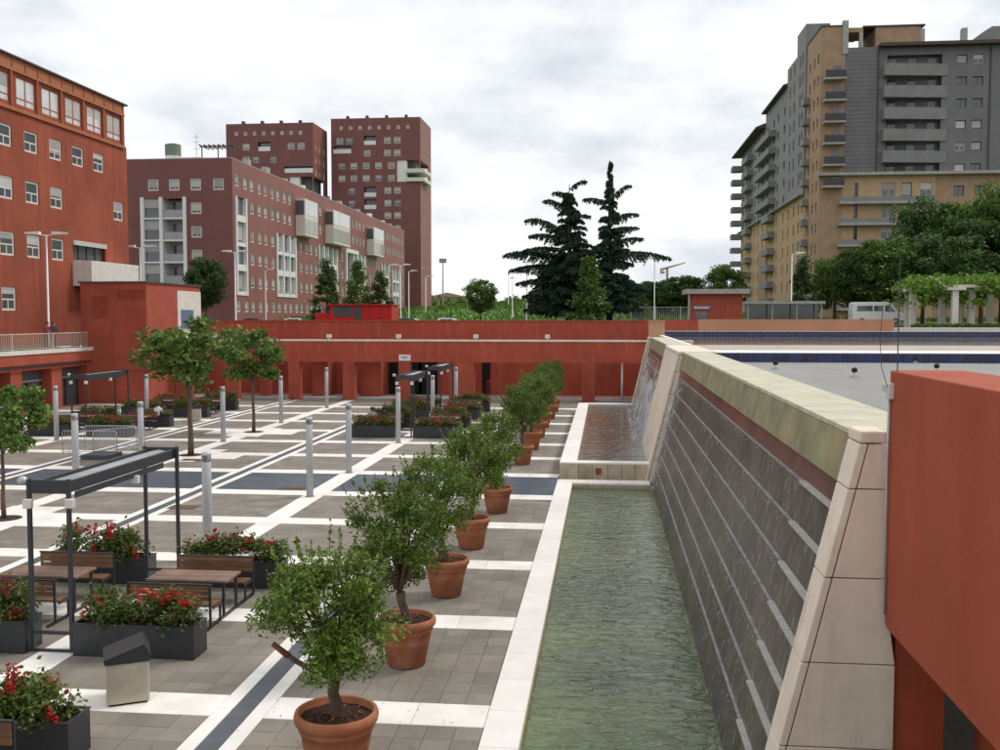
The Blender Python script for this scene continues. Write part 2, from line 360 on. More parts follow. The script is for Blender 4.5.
def lbox(parent, name, mat, O, U, u0, u1, d0, d1, v0, v1, bev=0):
    """box in facade coordinates, d>0 is outward"""
    ux, uy = U; nx, ny = uy, -ux; rl = root_loc(parent); m = MB()
    p = []
    for v in (v0, v1):
        for u, d in ((u0, d0), (u1, d0), (u1, d1), (u0, d1)): p.append((O[0] + ux * u + nx * d - rl[0], O[1] + uy * u + ny * d - rl[1], O[2] + v - rl[2]))
    m.v = p; m.f = [(3, 2, 1, 0), (4, 5, 6, 7), (0, 1, 5, 4), (1, 2, 6, 5), (2, 3, 7, 6), (3, 0, 4, 7)]
    return m.build(name, mat, parent, bev=bev)

# ================================================================== SETTING
rnd = random.Random(5)
def ground():
    xs = [-5000, -600, -120, -35.8, 3.2, 46.2, 60, 120, 600, 5000]; ys = [-3000, -60, 74.6, 88.2, 96, 122, 126, 180, 400, 1200, 6000]
    def z(y, x=99): return 4.03 if y < 75 else 4.6 if y < 90 else 4.35 if (x < 4 and 95 < y < 125) else 5.2
    m = MB()
    for i in range(len(xs) - 1):
        for j in range(len(ys) - 1):
            xm = (xs[i] + xs[i + 1]) / 2; ym = (ys[j] + ys[j + 1]) / 2
            if -35.8 < xm < 46.2 and -60 < ym < 74.6: continue
            if 3.2 < xm < 46.2 and 74.6 < ym < 88.2: continue
            m.quad(*[(xs[p], ys[q], z(ys[q], xs[p])) for p, q in ((i, j), (i + 1, j), (i + 1, j + 1), (i, j + 1))])
    struct(m.build('ground', 'ground_mix'))
    struct(MB().box(-100, 3, 97, 121.5, 4.25, 4.356).box(47, 100, 97, 122, 5.1, 5.206).build('road', 'asphalt'))
    struct(MB().box(-6, 2.6, -8, 1.2, 3.9, 4.2).build('walkway', 'deck'))
    # grassy mound beyond the road
    g = MB(); nx_, ny_ = 40, 24; rg = random.Random(2)
    for j in range(ny_ + 1):
        for i in range(nx_ + 1):
            x = -75 + 135 * i / nx_; y = 135 + 215 * j / ny_
            edge = min(1, i / 6, (nx_ - i) / 6, j / 4, (ny_ - j) / 4)
            g.v.append((x, y, 5.05 + edge * (1.0 + 2.9 * math.exp(-((x + 20) / 26) ** 2) * min(1, j / 10)) + .25 * rg.random() * edge))
    for j in range(ny_):
        for i in range(nx_): a = j * (nx_ + 1) + i; g.f.append((a, a + 1, a + nx_ + 2, a + nx_ + 1))
    hill = struct(g.build('meadow', 'grass', smooth=True))
    rng = np.random.default_rng(4); n = 26000
    P = np.stack([-70 + 125 * rng.random(n), 140 + 120 * rng.random(n), np.zeros(n)], 1)
    zz = 5.0 + np.minimum(1, np.minimum((P[:, 0] + 75) / 20, (P[:, 1] - 135) / 36)) * (1.0 + 2.9 * np.exp(-((P[:, 0] + 20) / 26) ** 2) * np.minimum(1, (P[:, 1] - 135) / 90))
    P[:, 2] = zz + .25
    o = ob('meadow_grass', quads_mesh('meadow_grass', leaf_quads(P, .42, rng, .3, 0, .4, np.array([0, 0, 1.0])), 'leaf_light'))
    o['kind'] = 'stuff'; o['label'] = 'long green meadow grass beyond the road'; o['category'] = 'grass'
ground()

# ---------------------------------------------------------------- plaza paving
PER, Y00, HW = 4.57, 14.6, .42
DRAINS = [-5.485, -13.93, -22.4, -30.85]; BANDS = [-9.73, -18.2, -26.62]
COLS = []; edges = [(-1.75, -1.72)]
for x, w in sorted([(d, .415) for d in DRAINS] + [(b, .345) for b in BANDS], reverse=True): edges.append((x - w, x + w))
right = -1.72
for lo, hi in edges[1:]: COLS.append((hi, right)); right = lo
COLS.append((-35.6, right))
ROWS = [(Y00 + PER * k + HW, Y00 + PER * (k + 1) - HW) for k in range(-2, 12)]; ROWS[-1] = (ROWS[-1][0], 69.9)
SLATE_ROW = 6
def paving():
    fl = struct(MB().box(-35.8, -1.5, -8, 75, -.4, -.035).box(-1.496, 8, 36.2, 75, -.4, -.037).box(-1.496, 8, -8, 36.19, -1.2, -.8).build('plaza_floor', 'paver_base'))
    single, rest, srest, wrest = [], MB(), MB(), MB(); G = .005; meshes = {}
    def piece(w, d, h, nm, mat):
        k = (round(w, 3), round(d, 3), nm)
        if k not in meshes:
            c = .006; m = MB(); m.box(-w / 2, w / 2, -d / 2, d / 2, -.04, h - c)
            m.v[4:8] = [(-w / 2, -d / 2, h - c), (w / 2, -d / 2, h - c), (w / 2, d / 2, h - c), (-w / 2, d / 2, h - c)]
            n = len(m.v); m.v += [(-w / 2 + c, -d / 2 + c, h), (w / 2 - c, -d / 2 + c, h), (w / 2 - c, d / 2 - c, h), (-w / 2 + c, d / 2 - c, h)]
            m.f = m.f[2:] + [(n, n + 1, n + 2, n + 3)] + [(4 + i, 4 + (i + 1) % 4, n + (i + 1) % 4, n + i) for i in range(4)]
            meshes[k] = m.mesh(nm, mat)
        return meshes[k]
    npav = nw = 0
    for r, (ya, yb) in enumerate(ROWS):
        if yb < 10: continue
        for c, (xa, xb) in enumerate(COLS):
            if r == SLATE_ROW and c < 7:
                nx_, ny_ = 4, 4
            else: nx_, ny_ = 8, 8
            w, d = (xb - xa) / nx_, (yb - ya) / ny_
            near = r in (1, 2) and c < 2
            for j in range(ny_):
                for i in range(nx_):
                    x, y = xa + w * (i + .5), ya + d * (j + .5); dz = rnd.uniform(-.0025, .0025)
                    if near and r != SLATE_ROW:
                        ob('paver', piece(w - G, d - G, 0, 'paver', 'paver'), fl, (x, y, dz)); npav += 1
                    else:
                        (srest if r == SLATE_ROW else rest).box(x - w / 2 + G / 2, x + w / 2 - G / 2, y - d / 2 + G / 2, y + d / 2 - G / 2, -.04, dz)
    def white(xa, xb, ya, yb, n, along, z=.003, g=.008):
        nonlocal nw
        for i in range(n):
            if along == 'x': a, b, c, d = xa + (xb - xa) * i / n, xa + (xb - xa) * (i + 1) / n, ya, yb
            else: a, b, c, d = xa, xb, ya + (yb - ya) * i / n, ya + (yb - ya) * (i + 1) / n
            dz = rnd.uniform(-.001, .0015)
            if (c + d) / 2 < 29 and (a + b) / 2 > -16.5:
                ob('white_slab', piece(b - a - g, d - c - g, z, 'white_slab', 'white_slab'), fl, ((a + b) / 2, (c + d) / 2, dz)); nw += 1
            else: wrest.box(a + g / 2, b - g / 2, c + g / 2, d - g / 2, -.04, z + dz)
    for k in range(-1, 13):
        yc = Y00 + PER * k
        if yc > 69: continue
        for xa, xb in COLS: white(xa, xb, yc - HW, yc + HW, 3, 'x')
    yend = 69.9
    for b in BANDS: white(b - .345, b + .345, 10, yend, 48, 'y', .004)
    dr = MB()
    for d in DRAINS:
        white(d - .415, d - .165, 10, yend, 40, 'y', .004); white(d + .165, d + .415, 10, yend, 40, 'y', .004)
        o = MB().box(d - .165, d + .165, 10, yend, -.04, -.008).build('drain_strip', 'drain_slate', fl)
    for (x, y) in TREES: wrest.box(x - 2.3, x + 2.3, y - .95, y + .95, -.03, .009).box(x - .9, x + .9, y - 1.9, y - .952, -.03, .009).box(x - .9, x + .9, y + .952, y + 1.9, -.03, .009)
    rest.build('far_pavers', 'paver', fl, kind='stuff'); srest.build('slate_slabs', 'slate', fl, kind='stuff'); wrest.build('far_white_slabs', 'white_slab', fl, kind='stuff')
    # iron access covers
    for x, y in ((-13.2, 30.0), (-10.9, 33.9), (-17.2, 40.0)): MB().box(x - .45, x + .45, y - .3, y + .3, -.03, .012).build('access_cover', 'bark', fl)
    print('pavers', npav, 'white', nw)
TREES = [(-18.18, 50.1), (-17.85, 41.4), (-17.75, 27.7)]
paving()

# ---------------------------------------------------------------- basins, waterfalls
SL = .238
def fx(z, off=0): return 1.74 + SL * z - off
nb = thing('near_basin', 'long shallow stone basin of green water below the large waterfall', 'basin', (-.2, 24, 0))
def ch(m, name, mat, root, **k):   # world-space MB to child
    l = root.location; m.v = [(a - l[0], b - l[1], c - l[2]) for a, b, c in m.v]; return m.build(name, mat, root, **k)
for i in range(20):
    y0, y1 = 9.5 + 26.1 * i / 20, 9.5 + 26.1 * (i + 1) / 20
    ch(MB().box(-1.72, -1.165, y0 + .003, y1 - .003, -.3, .055), 'coping_stone', 'coping', nb, bev=.008)
for i in range(3): ch(MB().box(-1.72 + 1.12 * i + .003, -1.72 + 1.12 * (i + 1) - .003 if i < 2 else 1.6, 35.61, 36.35, -.3, .055), 'coping_stone', 'coping', nb, bev=.008)
ch(MB().box(-1.2, -1.16, 9.5, 35.6, -.6, .0), 'basin_wall', 'stone_tan', nb)
ch(MB().box(-1.16, 1.75, 35.55, 35.6, -.6, .0), 'basin_wall', 'stone_tan', nb)
struct(MB().box(-1.16, 2.6, 9.5, 35.6, -.7, -.12).build('pool_water', 'water_green'))
fb = thing('far_basin', 'raised stone basin with rusty brown water below the smaller waterfall', 'basin', (-.2, 50, 0))
for i in range(20):
    y0, y1 = 37.5 + 24.5 * i / 20, 37.5 + 24.5 * (i + 1) / 20
    ch(MB().box(-1.68, -1.05, y0 + .003, y1 - .003, -.1, .6), 'coping_stone', 'coping', fb, bev=.008)
ch(MB().box(-1.68, 1.7, 36.9, 37.5, .54, .6), 'coping_stone', 'coping', fb, bev=.008)
ch(MB().box(-1.68, 3.0, 62, 62.7, -.1, .6), 'coping_stone', 'coping', fb, bev=.008)
xs = [-1.68, -.98, -.45, .1, .62, 1.1, 1.62]
for i in range(6): ch(MB().box(xs[i] + .006, xs[i + 1] - .006, 36.9, 37.4, -.1, .538), 'front_stone', 'stone_tan', fb, bev=.01)
ch(MB().box(-.35, -.14, 36.86, 36.9, .18, .40), 'outlet_plate', 'cut_wood', fb)
struct(MB().box(-1.05, 3, 37.5, 62, .0, .5).build('pool_water', 'water_brown'))

def waterfall(name, label, y0, y1, red, dry):
    w = thing(name, label, 'waterfall', (2.3, y0, 0)); zs = [-.5, .53, 1.075, 1.62, 2.165, 2.71, 3.255, 3.8, 4.2]
    for i in range(len(zs) - 1):
        a, b = zs[i], zs[i + 1]; p = .035
        ch(MB().prism([(fx(a, p * .2), a), (fx(b, p), b), (fx(b) + 1.0, b), (fx(a) + 1.0, a)], 'y', y0, y1), 'stone_course', 'fall_stone_red' if (red or i >= 7) else 'fall_stone', w)
        if i < len(zs) - 2:
            ch(MB().box(fx(b, p) - .012, fx(b, p) + .05, y0 + dry, y1, b + .001, b + .02), 'ledge', 'ledge', w)
            if dry: ch(MB().box(fx(b, p) - .05, fx(b, p) + .06, y0, y0 + dry, b + .001, b + .035), 'dry_ledge', 'ledge_dry', w)
    return w
waterfall('waterfall_wall', 'tall dark stepped waterfall wall with pale ledges above green water', 11.0, 36.5, False, 2.5)
waterfall('waterfall_wall', 'smaller reddish stepped waterfall wall with white gushing water beside red arcade', 44, 62, True, 0)
for lab, y0, y1 in (('long streaked yellowish stone lintel capping the large waterfall', 11.0, 36.5), ('short streaked yellowish stone lintel capping the smaller waterfall', 44, 62.6)):
    l = thing('stone_lintel', lab, 'lintel', (3.2, y0, 4.1)); n = 6 if y0 < 20 else 4
    for i in range(n):
        a, b = y0 + (y1 - y0) * i / n, y0 + (y1 - y0) * (i + 1) / n
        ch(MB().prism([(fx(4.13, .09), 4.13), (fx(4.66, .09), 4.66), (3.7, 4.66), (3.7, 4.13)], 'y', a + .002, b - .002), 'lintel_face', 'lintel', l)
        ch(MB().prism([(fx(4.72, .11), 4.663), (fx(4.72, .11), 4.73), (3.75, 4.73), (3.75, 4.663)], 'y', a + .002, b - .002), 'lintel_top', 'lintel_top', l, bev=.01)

def buttress(name, label, y0, y1, xr, zj, pj):
    """sloped stone pier built of edge stones and facing slabs"""
    b = thing(name, label, 'pier', (2.2, y0, 0)); off = .27; ew = .085
    for i in range(len(zj) - 1):
        a, c = zj[i] + .006, zj[i + 1] - .006
        n = max(1, int((y1 - y0) / pj))
        for k in range(n):
            ya, yb = y0 + (y1 - y0) * k / n, y0 + (y1 - y0) * (k + 1) / n
            ch(MB().prism([(fx(a, off), a), (fx(a, off) + ew, a), (fx(c, off) + ew, c), (fx(c, off), c)], 'y', ya + .004 * (k > 0), yb), 'edge_stone', 'stone_pale', b, bev=.012)
        r = [xr(a), xr(c)]
        ch(MB().prism([(fx(a, off) + ew + .012, a), (r[0], a), (r[1], c), (fx(c, off) + ew + .012, c)], 'y', y0 + .008, y1), 'facing_slab', 'stone_pale', b, bev=.008)
    z = zj[-1]
    ch(MB().box(fx(z, off), xr(z), y0, y1, z + .006, z + .13), 'cap_stone', 'stone_pale', b, bev=.02)
    return b
buttress('stone_pier', 'sloped pale stone pier ending the large waterfall beside rust red parapet', 10.5, 11.0, lambda z: 2.99 if z < 2.8 else 2.86, [-.5, .6, 1.5, 2.4, 3.3, 4.23, 4.70], 2)
buttress('stone_pier', 'broad sloped pale stone pier between the two waterfalls', 36.5, 44, lambda z: 3.9, [-.1, .8, 1.6, 2.4, 3.2, 4.0, 4.62], 8)
buttress('stone_pier', 'narrow sloped stone pier at the arcade end of smaller waterfall', 62.05, 62.7, lambda z: 3.75, [-.1, 1.2, 2.5, 3.7, 4.6], 4)

# falling water
def spray(name, label, rows, seed):
    rng = np.random.default_rng(seed); V = []
    for (ya, yb, za, zb, n, r, l, out) in rows:
        y = ya + (yb - ya) * rng.random(n); z1 = za + (zb - za) * rng.random(n); ln = l * (.3 + rng.random(n)); z0 = np.maximum(z1 - ln, -.1 if ya < 36 else .5)
        x = fx(z1, .06) - out * rng.random(n); rr = r * (.4 + rng.random(n))
        dx = -rr; a = rng.random(n) * math.pi; cx_, cy_ = np.cos(a) * rr, np.sin(a) * rr
        x0 = x - .02 - SL * (z1 - z0) * .6
        V.append(np.stack([np.stack([x, y, z1], 1), np.stack([(x + x0) / 2 + cx_, y + cy_, (z1 + z0) / 2], 1), np.stack([x0, y, z0], 1), np.stack([(x + x0) / 2 - cx_, y - cy_, (z1 + z0) / 2], 1)], 1))
    o = ob(name, quads_mesh(name, np.concatenate(V), 'spray')); o['kind'] = 'stuff'; o['label'] = label; o['category'] = 'water'
L7 = [.53, 1.075, 1.62, 2.165, 2.71, 3.255, 3.8]
spray('falling_water', 'thin drips and strands of water falling down the dark stepped wall',
      [(12.5, 36.2, z - .5, z, 110, .003, .14, .03) for z in L7] + [(33.8, 36.2, .2, 3.9, 380, .012, .3, .10), (14, 36, -.1, .25, 700, .005, .07, .30)] + [(13.6, 36.2, z - .03, z + .03, 260, .006, .03, .04) for z in L7], 3)
spray('falling_water', 'white gushes of water pouring down the smaller reddish waterfall',
      [(44.2, 61.5, .5, 3.9, 900, .012, .5, .05)] + [(yc - .7, yc + .7, .5, 2.9 + .25 * (i % 2), 260, .045, .8, .22) for i, yc in enumerate((45.5, 48.5, 52, 56.5))] + [(44.5, 60, .5, .7, 700, .03, .18, .6)], 6)

# upper reflecting pools
up = thing('upper_pool', 'drained grey upper pool with dark blue tile edge behind large waterfall', 'pool', (14, 24, 4.2))
ch(MB().box(3.752, 46, 8, 36.45, 3.9, 4.37), 'pool_floor', 'pool_floor', up)
ch(MB().box(3.92, 46, 36.5, 38.9, 4.0, 4.72), 'white_ledge', 'coping', up, bev=.02)
ch(MB().box(3.92, 46, 38.9, 46.6, 4.0, 4.70), 'tan_ledge', 'tan_ledge', up)
ch(MB().box(3.752, 46, 36.47, 36.499, 4.37, 4.70), 'grout', 'grout', up)
tm = MB().box(-.163, .163, -.012, .012, 0, .315).mesh('tile', 'blue_tile')
for i in range(48): ob('tile', tm, up, (3.95 + .345 * i - 14, 36.458 - 24, 4.378 - 4.2))
for q_, (x, y) in enumerate(((7.3, 22.4), (6.6, 27.5), (9.5, 30), (5.2, 31.5), (10.6, 35.7))):
    s = thing('pool_spotlight', f'small round dark spotlight on the drained pool floor, {ORD[q_]} from the red parapet', 'spotlight', (x, y, 4.37), group='pool floor spotlights')
    MB().box(-.09, .09, -.06, .06, 0, .05).box(-.012, .012, -.03, .03, .05, .12).build('bracket', 'galvanised', s)
    MB().lathe([(.03, -.06), (.065, -.04), (.07, .05), (.06, .06)], 14).build('lamp_head', 'black_rubber', s, True, loc=(0, 0, .2)).rotation_euler = (R(80), 0, .6)
    s['category'] = 'spotlight'
fp = thing('far_upper_pool', 'far upper pool with blue tiled edge and brownish shallow water', 'pool', (14, 66, 4.0))
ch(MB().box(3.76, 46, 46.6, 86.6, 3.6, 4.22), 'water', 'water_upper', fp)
ch(MB().box(3.0, 46.2, 86.6, 87.2, 3.6, 4.76), 'white_ledge', 'coping', fp)
g = MB()
for i in range(125):
    for j in range(2): g.box(3.1 + .34 * i, 3.1 + .34 * i + .325, 86.57, 86.598, 4.24 + j * .25, 4.24 + j * .25 + .235)
ch(g, 'tiles', 'blue_tile', fp, kind='stuff')
ch(MB().box(46, 46.5, 46.6, 87.2, 3.6, 4.76), 'white_ledge', 'coping', fp)
ch(MB().box(3.75, 4.0, 46.6, 86.6, 3.6, 4.70), 'white_ledge', 'coping', fp)

# near rust-red parapet and recess under it
rp = thing('red_parapet', 'thick smooth rust red parapet wall beside the nearest stone pier', 'wall', (3.2, 5, 2.8))
ch(MB().prism([(2.83, -6), (2.83, 10.28), (2.86, 10.44), (3.58, 10.44), (3.58, -6)], 'z', 2.86, 5.46), 'wall_panel', 'red_near', rp, bev=.012)
rb = thing('undercroft_wall', 'dark red recessed wall with black louvres under rust red parapet', 'wall', (3.6, 5, 0))
ch(MB().box(3.0, 3.5, 10.55, 10.8, -.5, 2.855), 'return_wall', 'red_near', rb)
ch(MB().box(3.9, 4.1, -6, 10.8, -.5, 2.855), 'back_wall', 'red_near', rb)
for i in range(34): ch(MB().prism([(3.80, .05 + .08 * i), (3.84, .11 + .08 * i), (3.85, .11 + .08 * i), (3.81, .05 + .08 * i)], 'y', 2, 9.55), 'louvre_slat', 'charcoal_metal', rb)
cb = thing('cable_box', 'small cream junction box and conduit on the end of red parapet', 'junction box', (2.84, 10.30, 4.2))
MB().box(-.06, .02, -.1, .02, .98, 1.14).build('box', 'window_frame', cb, bev=.01)
MB().box(-.1, -.06, -.02, .02, 1.06, 1.12).build('plug', 'window_frame', cb)
MB().tube([(-.03, -.03, .98), (-.04, -.03, .4), (-.035, -.02, 0), (-.03, -.02, -1.2)], .014, 6).build('conduit', 'galvanised', cb, True)
an = MB().tube([(2.86, 10.2, 5.46), (2.86, 10.2, 6.6)], .006, 5).build('antenna_rod', 'charcoal_metal'); tag(an, 'thin dark rod standing on the end of red parapet', 'rod')
wr = MB().tube([(2.77, 10.2, 5.3), (2.72, 10.25, 5.5), (2.70, 10.25, 5.8), (2.72, 10.25, 6.05)], .004, 4).build('loose_wire', 'charcoal_metal'); tag(wr, 'thin loose wire rising beside the cream junction box', 'wire')

# ---------------------------------------------------------------- red arcade across the end of the plaza
AY = 70.3
ar = thing('red_arcade', 'long rust red arcade wall with square pillars and pale coping', 'wall', (-15, AY, 0))
ch(MB().box(-31.4, 6, AY, AY + .6, 2.75, 4.22), 'lintel_wall', 'red_plaster_stained', ar)
for i in range(18): ch(MB().box(-31.4 + 2.08 * i + .004, -31.4 + 2.08 * (i + 1) - .004, AY - .05, AY + .7, 4.222, 4.34), 'coping_stone', 'offwhite', ar)
for x0, x1 in ((-31.4, -30.2), (-27.6, -26.6), (-22.85, -22.0), (-18.85, -17.95), (-14.75, -13.9), (-11.1, -9.3), (-1.65, -.75), (3.0, 6)):
    ch(MB().box(x0, x1, AY + .01, AY + .59, -.1, 2.748), 'pillar', 'red_plaster', ar)
rw = thing('retaining_wall', 'high rust red retaining wall rising behind the arcade', 'wall', (-15, 74.3, 0))
ch(MB().box(-31.4, 3.3, 74.3, 74.7, -.1, 5.62), 'wall_face', 'red_plaster_stained', rw)
for i in range(6): ch(MB().box(-31.4 + 5.78 * i + .004, -31.4 + 5.78 * (i + 1) - .004, 74.25, 74.75, 5.622, 5.72), 'coping_stone', 'red_plaster', rw)
ch(MB().box(-31.4, 6, 70.9, 74.29, -.1, .12), 'plinth_step', 'concrete', rw)
for x0, x1, mt in ((-21.6, -20.4, 'red_near'), (-19.9, -18.9, 'dark_void'), (-17.9, -16.4, 'red_near'), (-16.3, -13.8, 'dark_void'), (-9.2, -8.6, 'dark_void'), (-25.6, -24.9, 'red_near'), (-14.0, -12.6, 'dark_void')):
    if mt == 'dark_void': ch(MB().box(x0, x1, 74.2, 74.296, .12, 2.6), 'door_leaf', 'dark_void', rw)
    else: ch(MB().box(x0, x1, 72.0, 74.296, .12, 2.9), 'inner_pier', 'red_plaster', rw)
for x0, x1, lab in ((-8.5, -1.7, 'railing of thin red bars in the wide arcade bay behind the potted trees'), (-.7, 2.9, 'short railing of thin red bars in the arcade bay beside smaller waterfall'), (-26.5, -22.9, 'railing of thin red bars in the arcade bay beside young tree')):
    r = thing('railing', lab, 'railing', (x0, 71.2, .12)); m = MB()
    for i in range(int((x1 - x0) / .16)): m.box(.16 * i, .16 * i + .025, -.012, .012, .06, 1.25)
    m.build('bars', 'red_plaster', r, kind='stuff'); MB().box(0, x1 - x0, -.02, .02, 1.25, 1.30).build('top_rail', 'red_plaster', r); MB().box(0, x1 - x0, -.02, .02, .02, .06).build('bottom_rail', 'red_plaster', r)
o = MB().tube([(1.15, 71.0, .1), (1.15, 71.0, 2.7)], .07, 8).build('drain_pipe', 'white_metal', None, True); tag(o, 'white vertical pipe in the arcade bay beside smaller waterfall', 'pipe')
o = MB().box(-14.7, -13.85, AY - .06, AY - .003, 2.85, 3.28).build('wall_sign', 'sign_white'); tag(o, 'small white notice plate fixed on the red arcade lintel', 'sign')
m = MB()
for a, b, z in ((-14.55, -14.0, 3.1), (-14.5, -14.1, 3.0)): m.box(a, b, AY - .066, AY - .061, z, z + .05)
m.build('lettering', 'sign_blue', o)
for i, x in enumerate((-4.1, -9.2, -14.8, -19.9, -25.0, -28.5)):
    s = thing('wall_floodlight', f'small cream floodlight on the arcade coping, {ORD[i]} from the tan end post', 'floodlight', (x, AY + .3, 4.34), group='floodlights on the arcade coping')
    MB().box(-.05, .05, -.05, .05, 0, .12).build('bracket', 'galvanised', s); MB().box(-.17, .17, -.1, .1, .12, .38).build('lamp_head', 'offwhite', s, bev=.02)
pc = MB().prism([(3.0, 71.0), (4.1, 71.0), (4.1, 72), (3.0, 72)], 'z', 4.2, 5.62).box(2.95, 4.15, 70.95, 72.05, 5.622, 5.70).build('end_post', 'tan_stone'); tag(pc, 'squat tan plastered post where the arcade meets the waterfall', 'post')
lw = thing('street_wall', 'low red then tan wall along the street behind the far pool', 'wall', (14, 88, 4.6))
ch(MB().box(3.3, 7.9, 87.6, 88.0, 4.2, 5.72), 'red_section', 'red_plaster', lw); ch(MB().box(7.904, 24.2, 87.58, 88.02, 4.2, 5.76), 'tan_section', 'tan_wall', lw)

# ================================================================== BUILDINGS
EX, NY_, WX = (0, 1), (1, 0), (0, -1)      # facing +X, facing -Y, facing -X
wr_ = random.Random(11)

BL = {}
def bmesh_blind(w, h, f):
    k = (round(w, 2), round(h, 2), f)
    if k not in BL: BL[k] = MB().box(.15, w - .15, .048, .054, h - .15 - (h - .3) * f, h - .15).mesh('blind', 'shutter')
    return BL[k]
def orange_building():
    b = thing('office_building', 'rust orange plastered office building with glazed attic and streaked walls', 'building', (-46, 60, 4.0))
    O = (-40, 30, 4.0); H_ = 19.45; W_ = 50.6
    rc = []; wins = []
    def add(kind, ya, yb, za, zb): rc.append((ya - 30, yb - 30, za - 4, zb - 4)); wins.append((kind, rc[-1]))
    for i in range(6): add('big', 77.7 - 3.12 * i - .02, 80.05 - 3.12 * i, 20.4, 22.35)
    for i in range(8): add('cross', 75.35 - 3.12 * i, 77.0 - 3.12 * i, 17.4, 18.87)
    for i in range(2, 8): add('cross', 75.35 - 3.12 * i, 77.0 - 3.12 * i, 13.88, 15.42); add('cross', 75.35 - 3.12 * i, 77.0 - 3.12 * i, 10.1, 11.7)
    add('cross', 78.45, 80.1, 13.88, 15.42)
    for i in range(4, 8): add('cross', 75.35 - 3.12 * i, 77.0 - 3.12 * i, 6.4, 8.0)
    lg = (72.0 - 30, 77.0 - 30, 10.3 - 4, 11.75 - 4); rc.append(lg)
    facade('wall', 'orange_plaster', b, O, EX, W_, H_, rc, .15)
    for k, (a, c, d, e_) in wins:
        o = put_window(b, k, O, EX, a, c, d, e_, .15); q = wr_.random()
        if q < .55: f = wr_.choice([.25, .4, .5, .75]); ob('blind', bmesh_blind(c - a, e_ - d, f), o)
    lbox(b, 'loggia_glazing', 'glass', O, EX, lg[0], lg[1], -.5, -.3, lg[2], lg[3]); lbox(b, 'loggia_awning', 'shutter', O, EX, lg[0], lg[1], -.02, .12, lg[3] - .35, lg[3])
    for k in range(1, 4): lbox(b, 'loggia_mullion', 'dark_frame', O, EX, lg[0] + 1.25 * k - .04, lg[0] + 1.25 * k + .04, -.29, -.22, lg[2], lg[3] - .36)
    lbox(b, 'balcony', 'offwhite', O, EX, 41.9, 49.6, .003, 1.5, 4.3, 6.2, bev=.02)
    MB().box(-15, -.003, 0, W_, 0, .001)
    rl = b.location
    ch(MB().box(-55, -40.31, 30, 80.6, 4, 23.45), 'core', 'orange_plaster', b)
    ch(MB().box(-55, -40.0, 80.602, 80.9, 4, 20.1), 'end_wall', 'orange_plaster', b)
    # attic frame: fascia, sill band, posts
    lbox(b, 'sill_band', 'orange_trim', O, EX, 0, W_ - .2, .003, .16, 15.9, 16.15); lbox(b, 'head_band', 'orange_trim', O, EX, 0, W_ - .2, .003, .16, 18.55, 18.75)
    lbox(b, 'fascia', 'orange_trim', O, EX, 0, W_ - .2, .003, .10, 18.753, 19.45); lbox(b, 'roof_edge', 'dark_roof', O, EX, -.2, W_ + .1, -15, .3, 19.453, 19.58)
    for i in range(9): lbox(b, 'attic_post', 'rust_frame', O, EX, 50.3 - 3.12 * i - .08 - .2, 50.3 - 3.12 * i + .08 - .2, .004, .14, 16.152, 18.548)
    for i in range(17): lbox(b, 'fascia_rib', 'rust_frame', O, EX, 50.2 - 1.56 * i - .05, 50.2 - 1.56 * i + .05, .102, .15, 18.76, 19.44)
    return b
orange_building()

